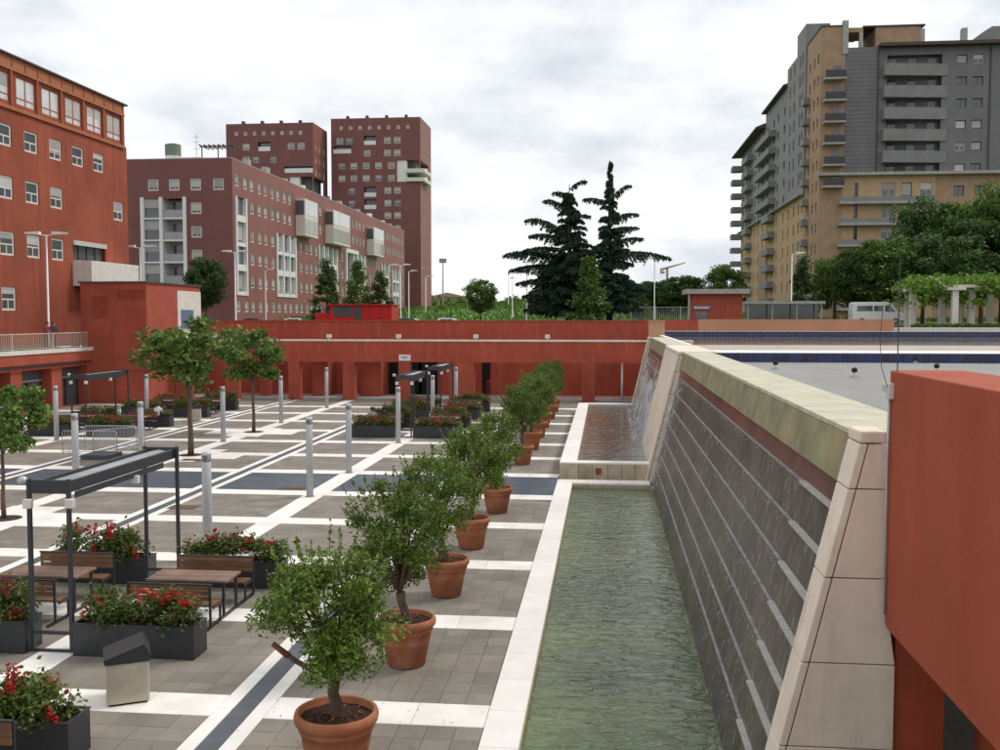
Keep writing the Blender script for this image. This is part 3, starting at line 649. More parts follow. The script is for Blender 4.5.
def brown_building():
    b = thing('apartment_block', 'long maroon tiled apartment block with white balcony bays', 'building', (-58, 126, 5.2))
    XB, Y0, Z0 = -48.1, 126, 5.2; H_ = 21.2
    # camera-facing end
    O = (-76, Y0, Z0); rc = []; w = []
    def add(L, k, a, c, d, e_): L[0].append((a, c, d, e_)); L[1].append((k, L[0][-1]))
    A = ([], [])
    for zz in (22.35, ):
        for x in (-59.5, -56.65, -53.75, -50.7): add(A, 'surround', x + 76, x + 77.45, zz - Z0, zz - Z0 + 1.5)
    for k in range(1, 6): add(A, 'surround', -53.75 + 76, -53.75 + 77.45, 22.35 - 3.05 * k - Z0, 22.35 - 3.05 * k - Z0 + 1.5)
    bay = (-60.5 + 76, -54.3 + 76, 10.3 - Z0, 21.3 - Z0); A[0].append(bay)
    facade('end_wall', 'maroon_tile', b, O, NY_, 27.9, H_, A[0], .3)
    for k, r in A[1]: put_window(b, k, O, NY_, *r, .3)
    lbox(b, 'bay_back', 'shutter', O, NY_, bay[0], bay[1], -2.2, -2.0, bay[2], bay[3])
    for u in (bay[0], bay[0] + 2.55, bay[1] - .45): lbox(b, 'bay_pier', 'white_panel', O, NY_, u, u + .45, -2, .25, bay[2] - .3, bay[3] + .2)
    for k in range(4):
        v = bay[2] + 2.85 * k
        lbox(b, 'balcony_slab', 'white_panel', O, NY_, bay[0] + .452, bay[1] - .452, -1.9, .2, v - .2, v)
        if k < 4 and v + 2.6 < bay[3] + .5:
            lbox(b, 'balcony_rail', 'tray_grey', O, NY_, bay[0] + 3.05, bay[1] - .46, .1, .14, v + .003, v + 1.0)
            lbox(b, 'glazing', 'glass', O, NY_, bay[0] + .46, bay[0] + 2.54, -.3, -.2, v + .003, v + 1.3); lbox(b, 'blind', 'shutter', O, NY_, bay[0] + .46, bay[0] + 2.54, -.25, -.12, v + 1.302, v + 2.64)
            lbox(b, 'glazing', 'glass', O, NY_, bay[0] + 3.5, bay[1] - 1.2, -1.99, -1.9, v + .003, v + 2.2)
    # long side facing the plaza axis
    O = (XB, Y0, Z0); W_ = 111; A = ([], [])
    rows = [23.0, 19.95, 16.1, 13.0, 9.85, 6.6]
    bays = [(26.5, 33.5, 18.6, 24.3), (43, 54, 18.6, 24.3), (73, 82, 18.4, 24.0)]          # projecting glazed boxes
    stacks = [(17.2, 26.0, 8.9, 18.2), (39.0, 50, 10.5, 18.0), (62, 71, 9.0, 18), (86, 93, 8.0, 17.5), (97, 104, 7.5, 16.8)]   # white recess stacks
    gate = (56, 64.5, 6.2, 18.2)
    stk0 = (1.0, 4.6, 8.8, 21.7)
    bl = [(a, c, d, e_) for a, c, d, e_ in bays + stacks + [gate, stk0]]
    u = 1.0
    us = []
    while u < 109: us.append(u); u += 2.5 + .5 * (len(us) % 2)
    for r, z in enumerate(rows):
        for u in us:
            if r in (0, ) and u < 5: pass
            w_, h_ = 1.5, 1.55 if r < 5 else 1.4
            if any(u + w_ > a - .3 and u < c + .3 and z + h_ > d - .2 and z < e_ + .2 for a, c, d, e_ in bl): continue
            add(A, 'surround', u, u + w_, z - Z0, z - Z0 + h_)
    for a, c, d, e_ in stacks + [gate, stk0]: A[0].append((a, c, d - Z0, e_ - Z0))
    facade('side_wall', 'maroon_lit', b, O, EX, W_, H_, A[0], .3)
    for k, r in A[1]: put_window(b, k, O, EX, *r, .3)
    for a, c, d, e_ in stacks + [stk0]:
        lbox(b, 'stack_back', 'white_panel', O, EX, a, c, -.9, -.8, d - Z0, e_ - Z0)
        n = max(1, round((c - a) / 2.9)); n = 1 if a < 2 else n; k = max(2, round((e_ - d) / 3.1))
        for i in range(n + 1): uu = a + (c - a) * i / n; lbox(b, 'stack_pier', 'white_panel', O, EX, uu - .22, uu + .22, -.79, .2, d - Z0, e_ - Z0)
        for j in range(k):
            v0 = d + (e_ - d) * j / k - Z0; hh = (e_ - d) / k
            lbox(b, 'stack_slab', 'white_panel', O, EX, a + .222, c - .222, -.78, .12, v0, v0 + .85 if j % 2 else v0 + .5)
            for i in range(n):
                uu = a + (c - a) * i / n; lbox(b, 'stack_glazing', 'glass' if (i + j) % 2 else 'shutter', O, EX, uu + .25, uu + (c - a) / n - .25, -.7, -.3, v0 + .86, v0 + hh - .02)
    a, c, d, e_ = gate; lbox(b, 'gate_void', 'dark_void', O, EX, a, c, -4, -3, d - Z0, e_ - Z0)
    for uu in (a - .3, c - .4): lbox(b, 'gate_frame', 'white_panel', O, EX, uu, uu + .7, -2, .4, d - Z0, e_ - Z0 + .4)
    lbox(b, 'gate_frame', 'white_panel', O, EX, a + .41, c - .41, -2, .4, e_ - Z0 - .3, e_ - Z0 + .4)
    for a, c, d, e_ in bays:
        lbox(b, 'glazed_bay', 'offwhite', O, EX, a, c, .003, 1.5, d - Z0, e_ - Z0)
        for j in range(2):
            v = d + .4 + j * 2.9 - Z0; n = 3
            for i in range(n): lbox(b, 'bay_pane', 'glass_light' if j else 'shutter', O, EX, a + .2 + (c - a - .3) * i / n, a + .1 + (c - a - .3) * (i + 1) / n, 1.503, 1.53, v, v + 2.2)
        rl = b.location
        x = XB + .05; ch(MB().box(x, x + 1.3, 126 + a - .04, 126 + a - .003, d + 3.2, e_ - .3), 'bay_pane', 'glass', b)
    ch(MB().box(-76, XB - 4.2, 128.4, 237, 5.2, 26.2), 'core', 'maroon_tile', b); ch(MB().box(XB - 4.2, XB - .95, 131.8, 236, 24.6, 26.2), 'core', 'maroon_tile', b)
    ch(MB().box(-76, XB, 126, 237, 26.395, 26.5), 'roof', 'concrete', b)
    for i in range(13):
        y = 135 + 7.5 * i + wr_.uniform(-2, 2); ch(MB().box(XB - 1.3, XB - .5, y, y + wr_.uniform(.8, 2), 26.5, 26.5 + wr_.uniform(.5, 1.1)), 'roof_vent', wr_.choice(['white_panel', 'concrete', 'dark_frame']), b)
    ch(MB().lathe([(1.0, 0), (1.0, 1.1)], 16, (-58.2, 131, 26.5)), 'water_tank_base', 'white_panel', b); ch(MB().lathe([(1.05, 1.1), (1.05, 2.6), (.5, 2.75)], 16, (-58.2, 131, 26.5)), 'water_tank', 'tank', b)
    m = MB().tube([(-54.5, 130, 26.5), (-54.5, 130, 30.3)], .04, 4)
    for z in (28.3, 29.2, 29.9): m.tube([(-55, 130, z), (-54, 130, z)], .03, 4)
    ch(m, 'antenna', 'concrete', b)
    m = MB().box(-53.2, -48.6, 128, 128.15, 28.2, 28.35)
    for i in range(8): m.box(-53.2 + .63 * i, -53.08 + .63 * i, 127.6, 131, 28.35, 28.5)
    for x in (-53, -50.8, -48.8): m.box(x, x + .12, 128, 128.12, 26.5, 28.2)
    ch(m, 'roof_pergola', 'dark_roof', b)
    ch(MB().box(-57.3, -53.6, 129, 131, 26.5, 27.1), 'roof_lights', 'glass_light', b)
brown_building()

def tower(label, x0, x1, y0, depth, ztop, notchy, wcols, rows, seed, notch):
    b = thing('tower_block', label, 'building', ((x0 + x1) / 2, y0, 5.2)); O = (x0, y0, 5.2); r_ = random.Random(seed); A = ([], [])
    H_ = ztop - 5.2; W_ = x1 - x0
    n0 = (W_ - 6.3, W_ - .02, notch[0] - 5.2, notch[1] - 5.2)
    for x in range(8): a = 2.3 + (W_ - 6) * x / 7.; A[0].append((a, a + .85, H_ - 2.7, H_ - 1.75)); A[1].append(('surround', A[0][-1]))
    for j in range(rows):
        v = H_ - 6.4 - 3.25 * j
        for u in wcols(j):
            r = (u, u + 1.75, v, v + 1.6)
            if r[1] > n0[0] - .2 and r[3] > n0[2] - .2 and r[2] < n0[3] + .2: continue
            A[0].append(r); A[1].append((r_.choice(['surround', 'surround', 'half']), r))
    logs = [(W_ * .37, W_ * .37 + 3.2, H_ - 6.7, H_ - 4.4), (W_ * .37, W_ * .37 + 3.2, H_ - 20.2, H_ - 17.6), (W_ * .37, W_ * .37 + 3.2, H_ - 23.4, H_ - 20.9), notchy]
    logs = [l for l in logs if l]
    A0 = [r for r in A[0] if not any(r[1] > l[0] - .1 and r[0] < l[1] + .1 and r[3] > l[2] - .1 and r[2] < l[3] + .1 for l in logs)]
    W2 = [(k, r) for k, r in A[1] if r in A0]
    facade('front_wall', 'maroon_tile', b, O, NY_, W_, H_, A0 + logs + [n0], .3)
    for k, r in W2: put_window(b, k, O, NY_, *r, .3)
    for l in logs:
        lbox(b, 'loggia', 'glass', O, NY_, l[0], l[1], -1.2, -1.0, l[2], l[3]); lbox(b, 'loggia_rail', 'white_panel', O, NY_, l[0], l[1], -.2, -.1, l[2] + .003, l[2] + 1.1)
    lbox(b, 'corner_balcony', 'white_panel', O, NY_, n0[0] + .003, n0[0] + 2.6, -2, -.3, n0[2] + .01, n0[3] - .01)
    for k in (0, 1): lbox(b, 'corner_slab', 'offwhite', O, NY_, n0[0] + 2.603, n0[1] + 1.2, -depth * .6, .6, n0[2] + .02 + 2.3 * k, n0[2] + 1.0 + 2.3 * k)
    # side wall facing +X, with the notch
    O2 = (x1, y0, 5.2); B = []
    for j in range(rows):
        v = H_ - 6.4 - 3.25 * j
        for u in (2.2, 5.4, 9.0, 12.4):
            if u + 1.4 < depth and not (v + 1.6 > n0[2] - .2 and v < n0[3] + .2): B.append((u, u + 1.1, v, v + 1.5))
    sn = (.02, depth * .75, n0[2], n0[3])
    facade('side_wall', 'maroon_lit', b, O2, EX, depth, H_, B + [sn], .3)
    for r in B: put_window(b, 'surround', O2, EX, *r, .3)
    ch(MB().box(x0, x1 - 6.5, y0 + 1.4, y0 + depth, 5.2, ztop - .2), 'core', 'maroon_tile', b); ch(MB().box(x1 - 6.4, x1 - .32, y0 + 2.1, y0 + depth, 5.2, notch[0]), 'core', 'maroon_tile', b)
    ch(MB().box(x1 - 6.4, x1 - .32, y0 + 1.3, y0 + depth, notch[1], ztop - .2), 'core', 'maroon_tile', b)
    ch(MB().box(x1 - 6.4, x1 - 1.8, y0 + 3, y0 + depth, notch[0], notch[1]), 'recess_core', 'grey_cladding', b)
    ch(MB().box(x0, x1, y0, y0 + depth, ztop, ztop + .25), 'roof', 'maroon_tile', b)
    for i in range(4): x = x0 + W_ * (.15 + .22 * i); ch(MB().box(x, x + .7, y0 + 2, y0 + 3, ztop + .25, ztop + 1.3), 'roof_vent', 'dark_frame', b)
    return b
tower('taller maroon tower block with a deep notch of white corner balconies', -72.2, -48.4, 260, 16, 57.6, (.6, 5.4, 52.4 - 3.6 - 5.2, 52.4 - 1.7 - 5.2),
      lambda j: [1.5, 4.0, 14.2, 16.8] if j in (0,) else [14.2, 16.8, 8.8, 4.2] if j == 1 else [2.0, 5.2, 8.5, 11.8, 15.2] if j in (2, 3) else [4.6, 14.2, 16.8] if j in (4, 5, 6, 7, 8, 9) else [14.2, 16.8], 12, 1, (41.2, 46.8))
tower('maroon tower block with round attic holes behind the long apartment block', -96.9, -74.1, 250, 13, 54.8, (15.3, 22.7, 54.8 - 12.3 - 5.2, 54.8 - 10.7 - 5.2),
      lambda j: [4.4, 6.8, 16.2, 18.8] if j == 0 else [4.4, 6.9, 11.5] if j == 1 else [15.6, 18.8, 8.5], 8, 2, (30.5, 41.5))

def grey_building():
    b = thing('grey_apartment_building', 'tall grey clad apartment building over tan brick with long balconies', 'building', (46, 150, 5.2))
    Y0, Z0 = 150, 5.2; A = ([], [])
    O = (33.8, Y0, Z0); W_ = 40
    rows = [42.2 - 3.05 * k for k in range(6)]
    for z in rows:
        for u in (15.4, 17.6, 22.2, 24.6, 28, 31): A[0].append((u, u + 1.45, z - .45 - Z0, z + .8 - Z0)); A[1].append((wr_.choice(['shut', 'plain', 'shut', 'half']), A[0][-1]))
        A[0].append((5.9, 13.4, (z - 1.3 if z > 28 else z - .5) - Z0, z + .95 - Z0))
    facade('grey_wall', 'grey_cladding', b, (O[0], O[1], 26.4), NY_, W_, 18.0, [(a, c, d - 21.2, e_ - 21.2) for a, c, d, e_ in A[0]], .3)
    for k, r in A[1]: put_window(b, k, O, NY_, *r, .3)
    for i, z in enumerate(rows):
        lbox(b, 'loggia_wall', 'grey_cladding', O, NY_, 5.9, 13.4, -1.3, -1.2, (z - 1.3 if z > 28 else z - .5) - Z0, z + .95 - Z0)
        for u in (6.3, 9.0, 11.8): lbox(b, 'balcony_door', 'glass', O, NY_, u, u + 1.1, -1.195, -1.1, z - 1.2 - Z0, z + .8 - Z0)
        if i < 5:
            o = lbox(b, 'balcony', 'grey_balcony', O, NY_, 5.2, 14.2, .003, 1.5, z - 2.1 - Z0, z - .45 - Z0)
            me = o.data; vv = me.vertices
            for v in vv:                                   # wedge plan: deep towards the corner, dying into the wall
                if v.co.x + 46 - 33.8 > 14 and v.co.y < -1: v.co.y = -.1
    lbox(b, 'cornice', 'concrete', O, NY_, -3.6, W_, .003, 1.1, 21.0, 21.4)
    lbox(b, 'roof_slab', 'dark_roof', O, NY_, 4.6, W_, -6, 1.4, 39.0, 39.45); lbox(b, 'wall_pipe', 'dark_frame', O, NY_, 19.9, 20.05, .003, .15, 21.5, 38.9); lbox(b, 'wall_pipe', 'dark_frame', O, NY_, 4.55, 4.7, .003, .15, 21.5, 38.9)
    for k in range(30): lbox(b, 'cladding_joint', 'dark_frame', O, NY_, .05, 4.5, .001, .02, 21.6 + .58 * k, 21.63 + .58 * k)
    ch(MB().box(34.2, 74, Y0 + 1.4, Y0 + 14, 5.2, 44.4), 'core', 'grey_cladding', b)
    # lower floors in brick and ochre plaster
    B = ([], [])
    for k in range(6):
        z = 24.0 - 3.05 * k - Z0 - .8
        for u, w_, kd in ((-1.8 + 3.5, .5, 'plain'), (4.5 + 1.0, 1.9, 'half'), (8.2, 1.5, 'shut'), (10.8, 1.7, 'half'), (15.4, 1.45, 'plain'), (18.3, 1.6, 'plain'), (22.2, 1.45, 'plain'), (26, 1.5, 'plain')): B[0].append((u, u + w_, z, z + (1.45 if u > 14 else 2.0))); B[1].append((kd, B[0][-1]))
    facade('ochre_wall', 'yellow_plaster', b, O, NY_, 12.9, 21.2, [r for r in B[0] if r[1] < 12.8], .3)
    Ob = (O[0] + 12.9, O[1], O[2])
    facade('brick_wall', 'brick_tan', b, Ob, NY_, W_ - 12.9, 21.2, [(a - 12.9, c - 12.9, d, e_) for a, c, d, e_ in B[0] if a > 12.9], .3)
    for k, r in B[1]: put_window(b, k, O, NY_, *r, .3)
    for k in range(6):
        z = 23.0 - 3.05 * k - Z0
        lbox(b, 'balcony_slab', 'concrete', O, NY_, -.6, 12.5 - 1.2 * max(0, k - 1), .003, 1.4, z - .9, z - .55); lbox(b, 'balcony_rail', 'grey_balcony', O, NY_, -.6, 12.5 - 1.2 * max(0, k - 1), 1.3, 1.35, z - .548, z + .1)
    # brick corner tower
    O3 = (30.5, Y0, Z0); C = ([], [])
    facade('tower_front', 'brick_tan', b, O3, NY_, 3.3, 42.2, [], .3)
    for k in range(6):
        z = 41.3 - 3.05 * k - Z0; o = lbox(b, 'corner_balcony', 'concrete', O3, NY_, .3, 3.28, .003, 1.6, z - 1.6, z - 1.35)
        lbox(b, 'corner_rail', 'dark_frame', O3, NY_, .35, 3.25, 1.5, 1.55, z - 1.348, z - .3); lbox(b, 'corner_door', 'glass', O3, NY_, 1.7, 2.9, .003, .05, z - 1.348, z + .6)
    OW = (30.5, 234, Z0); S = ([], [])
    for k in range(12):
        z = 43.2 - 3.05 * k - Z0
        for y in (151.4, 154.0, 157.2): S[0].append((234 - y - 1.0, 234 - y, z - .6, z + .8)); S[1].append(('plain', S[0][-1]))
    facade('tower_side', 'brick_tan', b, OW, WX, 84, 42.2, [], .3) if False else None
    OT = (30.5, 160.2, Z0); facade('tower_side', 'brick_tan', b, OT, WX, 10.2, 42.2, [(a - 73.8, c - 73.8, d, e_) for a, c, d, e_ in S[0]], .3)
    for k, (a, c, d, e_) in S[1]: put_window(b, 'plain', OT, WX, a - 73.8, c - 73.8, d, e_, .3)
    for k in range(11):
        z = 38.6 - 3.05 * k - Z0; lbox(b, 'side_balcony', 'grey_balcony', OT, WX, .4, 2.6, .003, .9, z - .5, z + .5)
    ch(MB().box(30.82, 34.1, Y0 + .02, 160.2, 5.2, 47.3), 'core', 'brick_tan', b); ch(MB().box(30.4, 34.0, Y0 - .1, 160.3, 47.4, 47.6), 'roof', 'dark_roof', b)
    # roof storey
    ch(MB().box(34.12, 36.4, 150.6, 156, 46.7, 47.35), 'roof_frame', 'brick_tan', b); ch(MB().box(35.9, 36.4, 150.6, 151.1, 44.4, 46.7), 'roof_frame', 'concrete', b)
    ch(MB().box(38.2, 44.4, 150.8, 158, 44.42, 47.4), 'roof_storey', 'brick_tan', b); ch(MB().box(36.402, 45, 150.6, 158.2, 47.41, 47.6), 'roof_frame', 'dark_roof', b); ch(MB().box(44.41, 45.0, 150.8, 158, 44.42, 47.0), 'roof_storey', 'concrete', b)
    ch(MB().box(33.4, 34.2, 149.8, 150.5, 43.5, 48.2), 'chimney', 'concrete', b); ch(MB().box(50.2, 50.9, 151, 152, 44.6, 47), 'chimney', 'concrete', b)
    ch(MB().prism([(52.8, 44.6), (52.8, 46.2), (54.2, 47.1), (58, 47.1), (58, 44.6)], 'y', 151, 157), 'roof_storey', 'grey_balcony', b); ch(MB().box(57, 58.2, 150.6, 152, 44.6, 48.3), 'chimney', 'concrete', b)
    # receding wing
    OWg = (30.5, 234, Z0); w1 = 73.7; D = ([], []); E_ = ([], [])
    for k in range(12):
        z = 41.2 - 3.05 * k - Z0; T = D if z + Z0 > 25.5 else E_
        for u in (3, 7.5, 13, 20, 25, 31, 36, 43, 47.5, 54, 59, 64, 68, 71): T[0].append((u, u + (1.5 if T is D else 1.1), z - .6, z + (.8 if T is D else 1.1)))
    facade('wing_upper', 'grey_balcony', b, (OWg[0], OWg[1], 25.0), WX, w1, 17.6, [(a, c, d - 19.8, e_ - 19.8) for a, c, d, e_ in D[0]], .3)
    facade('wing_lower', 'yellow_plaster', b, OWg, WX, w1, 19.6, E_[0], .3)
    for T in (D, E_):
        for r in T[0]: put_window(b, 'plain', OWg, WX, *r, .3)
    lbox(b, 'wing_cornice', 'concrete', OWg, WX, -.5, w1, .003, .9, 19.62, 19.78)
    for k in range(12):
        z = 40.2 - 3.05 * k - Z0
        for u0, u1, m in (((9, 18, 'grey_balcony'), (28, 46, 'grey_balcony'), (-1.5, 2, 'grey_balcony')) if z + Z0 > 25 else ((10, 17, 'grey_balcony'), (38, 46, 'grey_balcony'), (-1.5, 2, 'grey_balcony'))): lbox(b, 'wing_balcony', m, OWg, WX, u0, u1, .003, 1.3 if u0 > 0 else 2.3, z - 1.5, z - .35)
    ch(MB().box(30.82, 44, 164, 234, 5.2, 42.4), 'core', 'grey_cladding', b); ch(MB().prism([(28.6, 42.3), (28.6, 42.62), (36, 45.4), (44, 45.4), (44, 42.62)], 'y', 200, 237.5), 'wing_roof', 'dark_roof', b)
    ch(MB().prism([(29.6, 44.9), (29.6, 45.2), (36, 47.4), (44, 47.4), (44, 44.92)], 'y', 176, 199.9), 'wing_roof', 'dark_roof', b); ch(MB().box(30.48, 40, 176, 199.8, 42.61, 44.9), 'upper_step', 'grey_balcony', b)
    ch(MB().box(30.3, 36, 160.4, 175.9, 25.1, 47.6), 'stair_head', 'grey_balcony', b); ch(MB().box(30.4, 34, 161, 168, 47.61, 51.0), 'stair_head', 'grey_balcony', b)
    for k in range(7):
        for y in (162.2, 164.2, 169, 172.5): ch(MB().box(30.24, 30.297, y, y + .9, 27 + 3.05 * k, 28.7 + 3.05 * k), 'window', 'dark_frame', b)
    ch(MB().box(30.3, 31.4, 196, 206, 5.2, 19.0), 'brick_strip', 'brick_tan', b)
grey_building()

# red stair block at the terrace corner
sb = thing('stair_block', 'rust red windowless stair block with louvred vents beside terrace', 'building', (-34, 70, 0))
ch(MB().box(-36.2, -31.43, 66, 75.2, -.1, 8.3), 'wall', 'red_plaster', sb); ch(MB().box(-36.3, -31.33, 65.9, 75.3, 8.303, 8.42), 'roof', 'dark_roof', sb)
ch(MB().box(-31.427, -31.35, 70.9, 75.1, 2.2, 7.9), 'white_panel', 'offwhite', sb); ch(MB().box(-31.349, -31.32, 71.4, 73.6, 5.1, 6.5), 'poster', 'sign_blue', sb)
for i in range(10): ch(MB().prism([(65.93, 6.0 + .16 * i), (65.997, 6.08 + .16 * i), (65.997, 6.11 + .16 * i), (65.93, 6.03 + .16 * i)], 'x', -35.3, -34.2), 'vent_slat', 'red_plaster', sb)
for i in range(5): ch(MB().prism([(65.93, 7.3 + .13 * i), (65.997, 7.37 + .13 * i), (65.997, 7.40 + .13 * i), (65.93, 7.33 + .13 * i)], 'x', -33.5, -31.6), 'vent_slat', 'red_plaster', sb)
for i, (a, c) in enumerate(((-36.1, -35.4), (-33.9, -31.6))): ch(MB().box(a, c, 65.94, 65.997, 2.3, 5.6), 'wall_panel', 'red_plaster', sb)

# terrace with shop fronts beneath
tw = thing('terrace', 'red fronted raised terrace with shop doors below and railing above', 'terrace', (-38, 50, 0))
TO = (-35.6, 30, -.1); rc = []
y = 65.6
while y > 32: rc.append((y - 3.3 - 30, y - 30, .1, 2.75)); y -= 4.5
facade('front_wall', 'red_plaster', tw, TO, EX, 36, 3.75, rc, .8)
for a, c, d, e_ in rc:
    lbox(tw, 'shop_glass', 'glass', TO, EX, a, c, -.82, -.78, d, e_)
    lbox(tw, 'shop_transom', 'tray_grey', TO, EX, a, c, -.78, -.70, 1.95, 2.07)
    for u in (a + .02, (a + c) / 2, c - .1): lbox(tw, 'shop_mullion', 'charcoal_metal', TO, EX, u, u + .08, -.78, -.69, d, 1.948)
lbox(tw, 'terrace_slab', 'offwhite', TO, EX, 0, 36, -6, .25, 3.753, 4.0)
lbox(tw, 'fascia', 'red_plaster', TO, EX, 0, 36, .003, .18, 3.1, 3.75); lbox(tw, 'pipe_rail', 'charcoal_metal', TO, EX, 0, 35.4, .2, .32, 2.95, 3.05)
tr = thing('terrace_railing', 'pale metal railing along the raised terrace edge', 'railing', (-35.7, 30, 3.9)); m = MB()
for i in range(200): m.box(-.015, .015, .18 * i, .18 * i + .025, .1, .98)
m.build('bars', 'rail_paint', tr, kind='stuff'); MB().box(-.03, .03, 0, 36, .98, 1.04).build('top_rail', 'rail_paint', tr); MB().box(-.02, .02, 0, 36, .06, .1).build('bottom_rail', 'rail_paint', tr)
for i in range(9): MB().box(-.04, .04, 4.5 * i - .04 * (i > 0), 4.5 * i + .04, 0, 1.06).build('post', 'rail_paint', tr)
o = MB().lathe([(.26, 0), (.28, .05), (.28, .92), (.24, .98)], 14, (-36.2, 65.2, 3.9)).build('terrace_bin', 'cut_wood', None, True); tag(o, 'dark red cylindrical bin standing on the raised terrace', 'bin')

# red street kiosk, ticket kiosk, shelters, far houses, crane
k = thing('red_pavilion', 'bright red metal pavilion with dark window beside apartment block trees', 'pavilion', (-29, 115, 4.35))
ch(MB().box(-32.3, -24.9, 115, 119, 4.35, 7.3), 'body', 'red_metal', k); ch(MB().box(-32.5, -24.7, 114.7, 119.2, 7.303, 7.45), 'roof', 'red_metal', k)
ch(MB().box(-31.9, -29.6, 114.95, 114.998, 6.0, 7.2), 'window', 'glass', k); ch(MB().box(-29.4, -28.5, 114.94, 114.998, 4.35, 7.2), 'door', 'glass', k); ch(MB().box(-34.2, -32.31, 115.4, 117, 4.35, 6.4), 'annex', 'red_metal', k)
for x in (-27.6, -26.2): ch(MB().box(x, x + .05, 114.96, 114.998, 5.0, 7.28), 'panel_joint', 'dark_frame', k)
k = thing('red_kiosk', 'small red kiosk with flat grey overhanging roof and blue sign', 'kiosk', (10.4, 95, 4.9))
ch(MB().box(8.0, 12.6, 95, 98.5, 4.9, 8.1), 'body', 'red_plaster', k); ch(MB().box(7.35, 13.2, 94.4, 99, 8.103, 8.55), 'roof', 'concrete', k); ch(MB().box(8.05, 9.7, 94.9, 94.998, 6.65, 7.0), 'sign', 'sign_blue', k)
m = MB()
for i in range(6): m.box(8.2 + .23 * i, 8.2 + .23 * i + .14, 94.89, 94.898, 6.74, 6.91)
ch(m, 'sign_lettering', 'sign_white', k)
ch(MB().box(8.3, 9.4, 94.96, 94.998, 5.4, 6.4), 'window', 'glass', k); ch(MB().box(7.6, 7.75, 94.6, 94.75, 4.9, 8.1), 'roof_post', 'concrete', k)
k = thing('bus_shelter', 'long low grey shelter with flat roof beside the red kiosk', 'shelter', (17, 104, 5.2))
ch(MB().box(14, 21.8, 103, 105.5, 7.25, 7.55), 'roof', 'concrete', k); ch(MB().box(14.3, 21.5, 105.1, 105.2, 5.2, 7.25), 'back_panel', 'glass', k)
for x in (14.2, 16.6, 19, 21.4): ch(MB().box(x, x + .12, 103.2, 103.32, 5.2, 7.25), 'post', 'concrete', k)
k = thing('tower_crane', 'distant pale tower crane with short jib above the trees', 'crane', (51, 700, 5.2))
ch(MB().box(41.0, 42.6, 700, 702, 5.2, 39), 'mast', 'crane_yellow', k); ch(MB().prism([(37, 37.2), (54, 42.6), (54, 43.2), (37, 39)], 'y', 700, 701.5), 'jib', 'crane_yellow', k); ch(MB().box(37, 40, 699.8, 702, 35.5, 37.3), 'counterweight', 'concrete', k)
for i, (x, y, w, h, m_) in enumerate(((-75, 420, 16, 9, 'brick_tan'), (-52, 460, 20, 7, 'white_panel'), (-30, 440, 14, 10, 'maroon_lit'), (-15, 480, 18, 6, 'offwhite'), (-105, 520, 8, 22, 'tray_grey'), (45, 420, 22, 9, 'offwhite'))):
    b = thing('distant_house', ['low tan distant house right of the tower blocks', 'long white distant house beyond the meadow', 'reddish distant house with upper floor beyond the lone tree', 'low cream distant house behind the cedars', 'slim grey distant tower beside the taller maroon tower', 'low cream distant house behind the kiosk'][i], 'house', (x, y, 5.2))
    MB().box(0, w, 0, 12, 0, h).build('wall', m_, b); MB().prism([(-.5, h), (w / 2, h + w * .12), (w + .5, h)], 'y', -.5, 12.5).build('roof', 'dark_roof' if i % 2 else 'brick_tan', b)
    for q in range(int(w / 4)):
        for j in range(int(h / 3)): MB().box(1.4 + 4 * q, 2.8 + 4 * q, -.05, .05, 1 + 3 * j, 2.3 + 3 * j).build('window', 'glass', b)

# ================================================================== PLAZA OBJECTS
# ---- light poles
def make_pole():
    t = thing('light_pole', 'pole', 'light pole', group='grey light poles on the pale bands')
    MB().lathe([(.115, 0), (.115, 2.42), (.105, 2.43)], 20).build('shaft', 'pole_metal', t, True)
    MB().lathe([(.118, 2.44), (.118, 2.62), (.10, 2.66)], 20).build('lamp_head', 'galvanised', t, True)
    m = MB()
    for i in range(3): m.box(-.06, .06, -.124, -.116, 2.47 + .045 * i, 2.49 + .045 * i)
    m.build('lamp_slots', 'charcoal_metal', t); MB().lathe([(.17, 0.004), (.17, .016)], 16).build('base_plate', 'galvanised', t)
    return t
pole = make_pole()
for X, ys, lab in ((-9.78, (65, 56, 46.5, 37.3, 32.2, 23.6), 'pale band nearest the potted trees'), (-18.2, (63.9, 54.6, 46, 37.5, 32.6), 'pale band with the young trees'), (-26.4, (55.2, 45.6), 'pale band nearest the terrace shops')):
    for i, y in enumerate(ys): place(pole, (X, y, .004), f'grey metal light pole on the {lab}, {ORD[i]} from the arcade')

# ---- potted trees
def make_pot():
    t = thing('terracotta_pot', 'pot', 'pot', group='terracotta pots in a row beside the pools')
    MB().lathe([(.30, .0), (.325, .02), (.40, .40), (.412, .42), (.412, .46), (.415, .47), (.435, .60), (.455, .605), (.465, .64), (.455, .67), (.47, .68), (.505, .71), (.515, .77), (.50, .82), (.47, .835), (.445, .82), (.43, .6)], 36).build('body', 'terracotta', t, True)
    m = MB(); k = 30; rg = random.Random(1)
    m.v = [(0, 0, .76)] + [(r * math.cos(6.2832 * j / k), r * math.sin(6.2832 * j / k), .74 + rg.uniform(-.015, .02)) for r in (.15, .3, .45) for j in range(k)]
    m.f = [(0, 1 + j, 1 + (j + 1) % k) for j in range(k)] + [(1 + i * k + j, 1 + i * k + (j + 1) % k, 1 + (i + 1) * k + (j + 1) % k, 1 + (i + 1) * k + j) for i in range(2) for j in range(k)]
    m.build('soil', 'soil', t)
    rng = np.random.default_rng(7); P = np.stack([.4 * rng.normal(size=160) * .5, .4 * rng.normal(size=160) * .5, .765 + .01 * rng.random(160)], 1); P = P[np.hypot(P[:, 0], P[:, 1]) < .42]
    ob('bark_chips', quads_mesh('bark_chips', leaf_quads(P, .022, rng, .5, .9), 'cut_wood'), t)['kind'] = 'stuff'
    return t
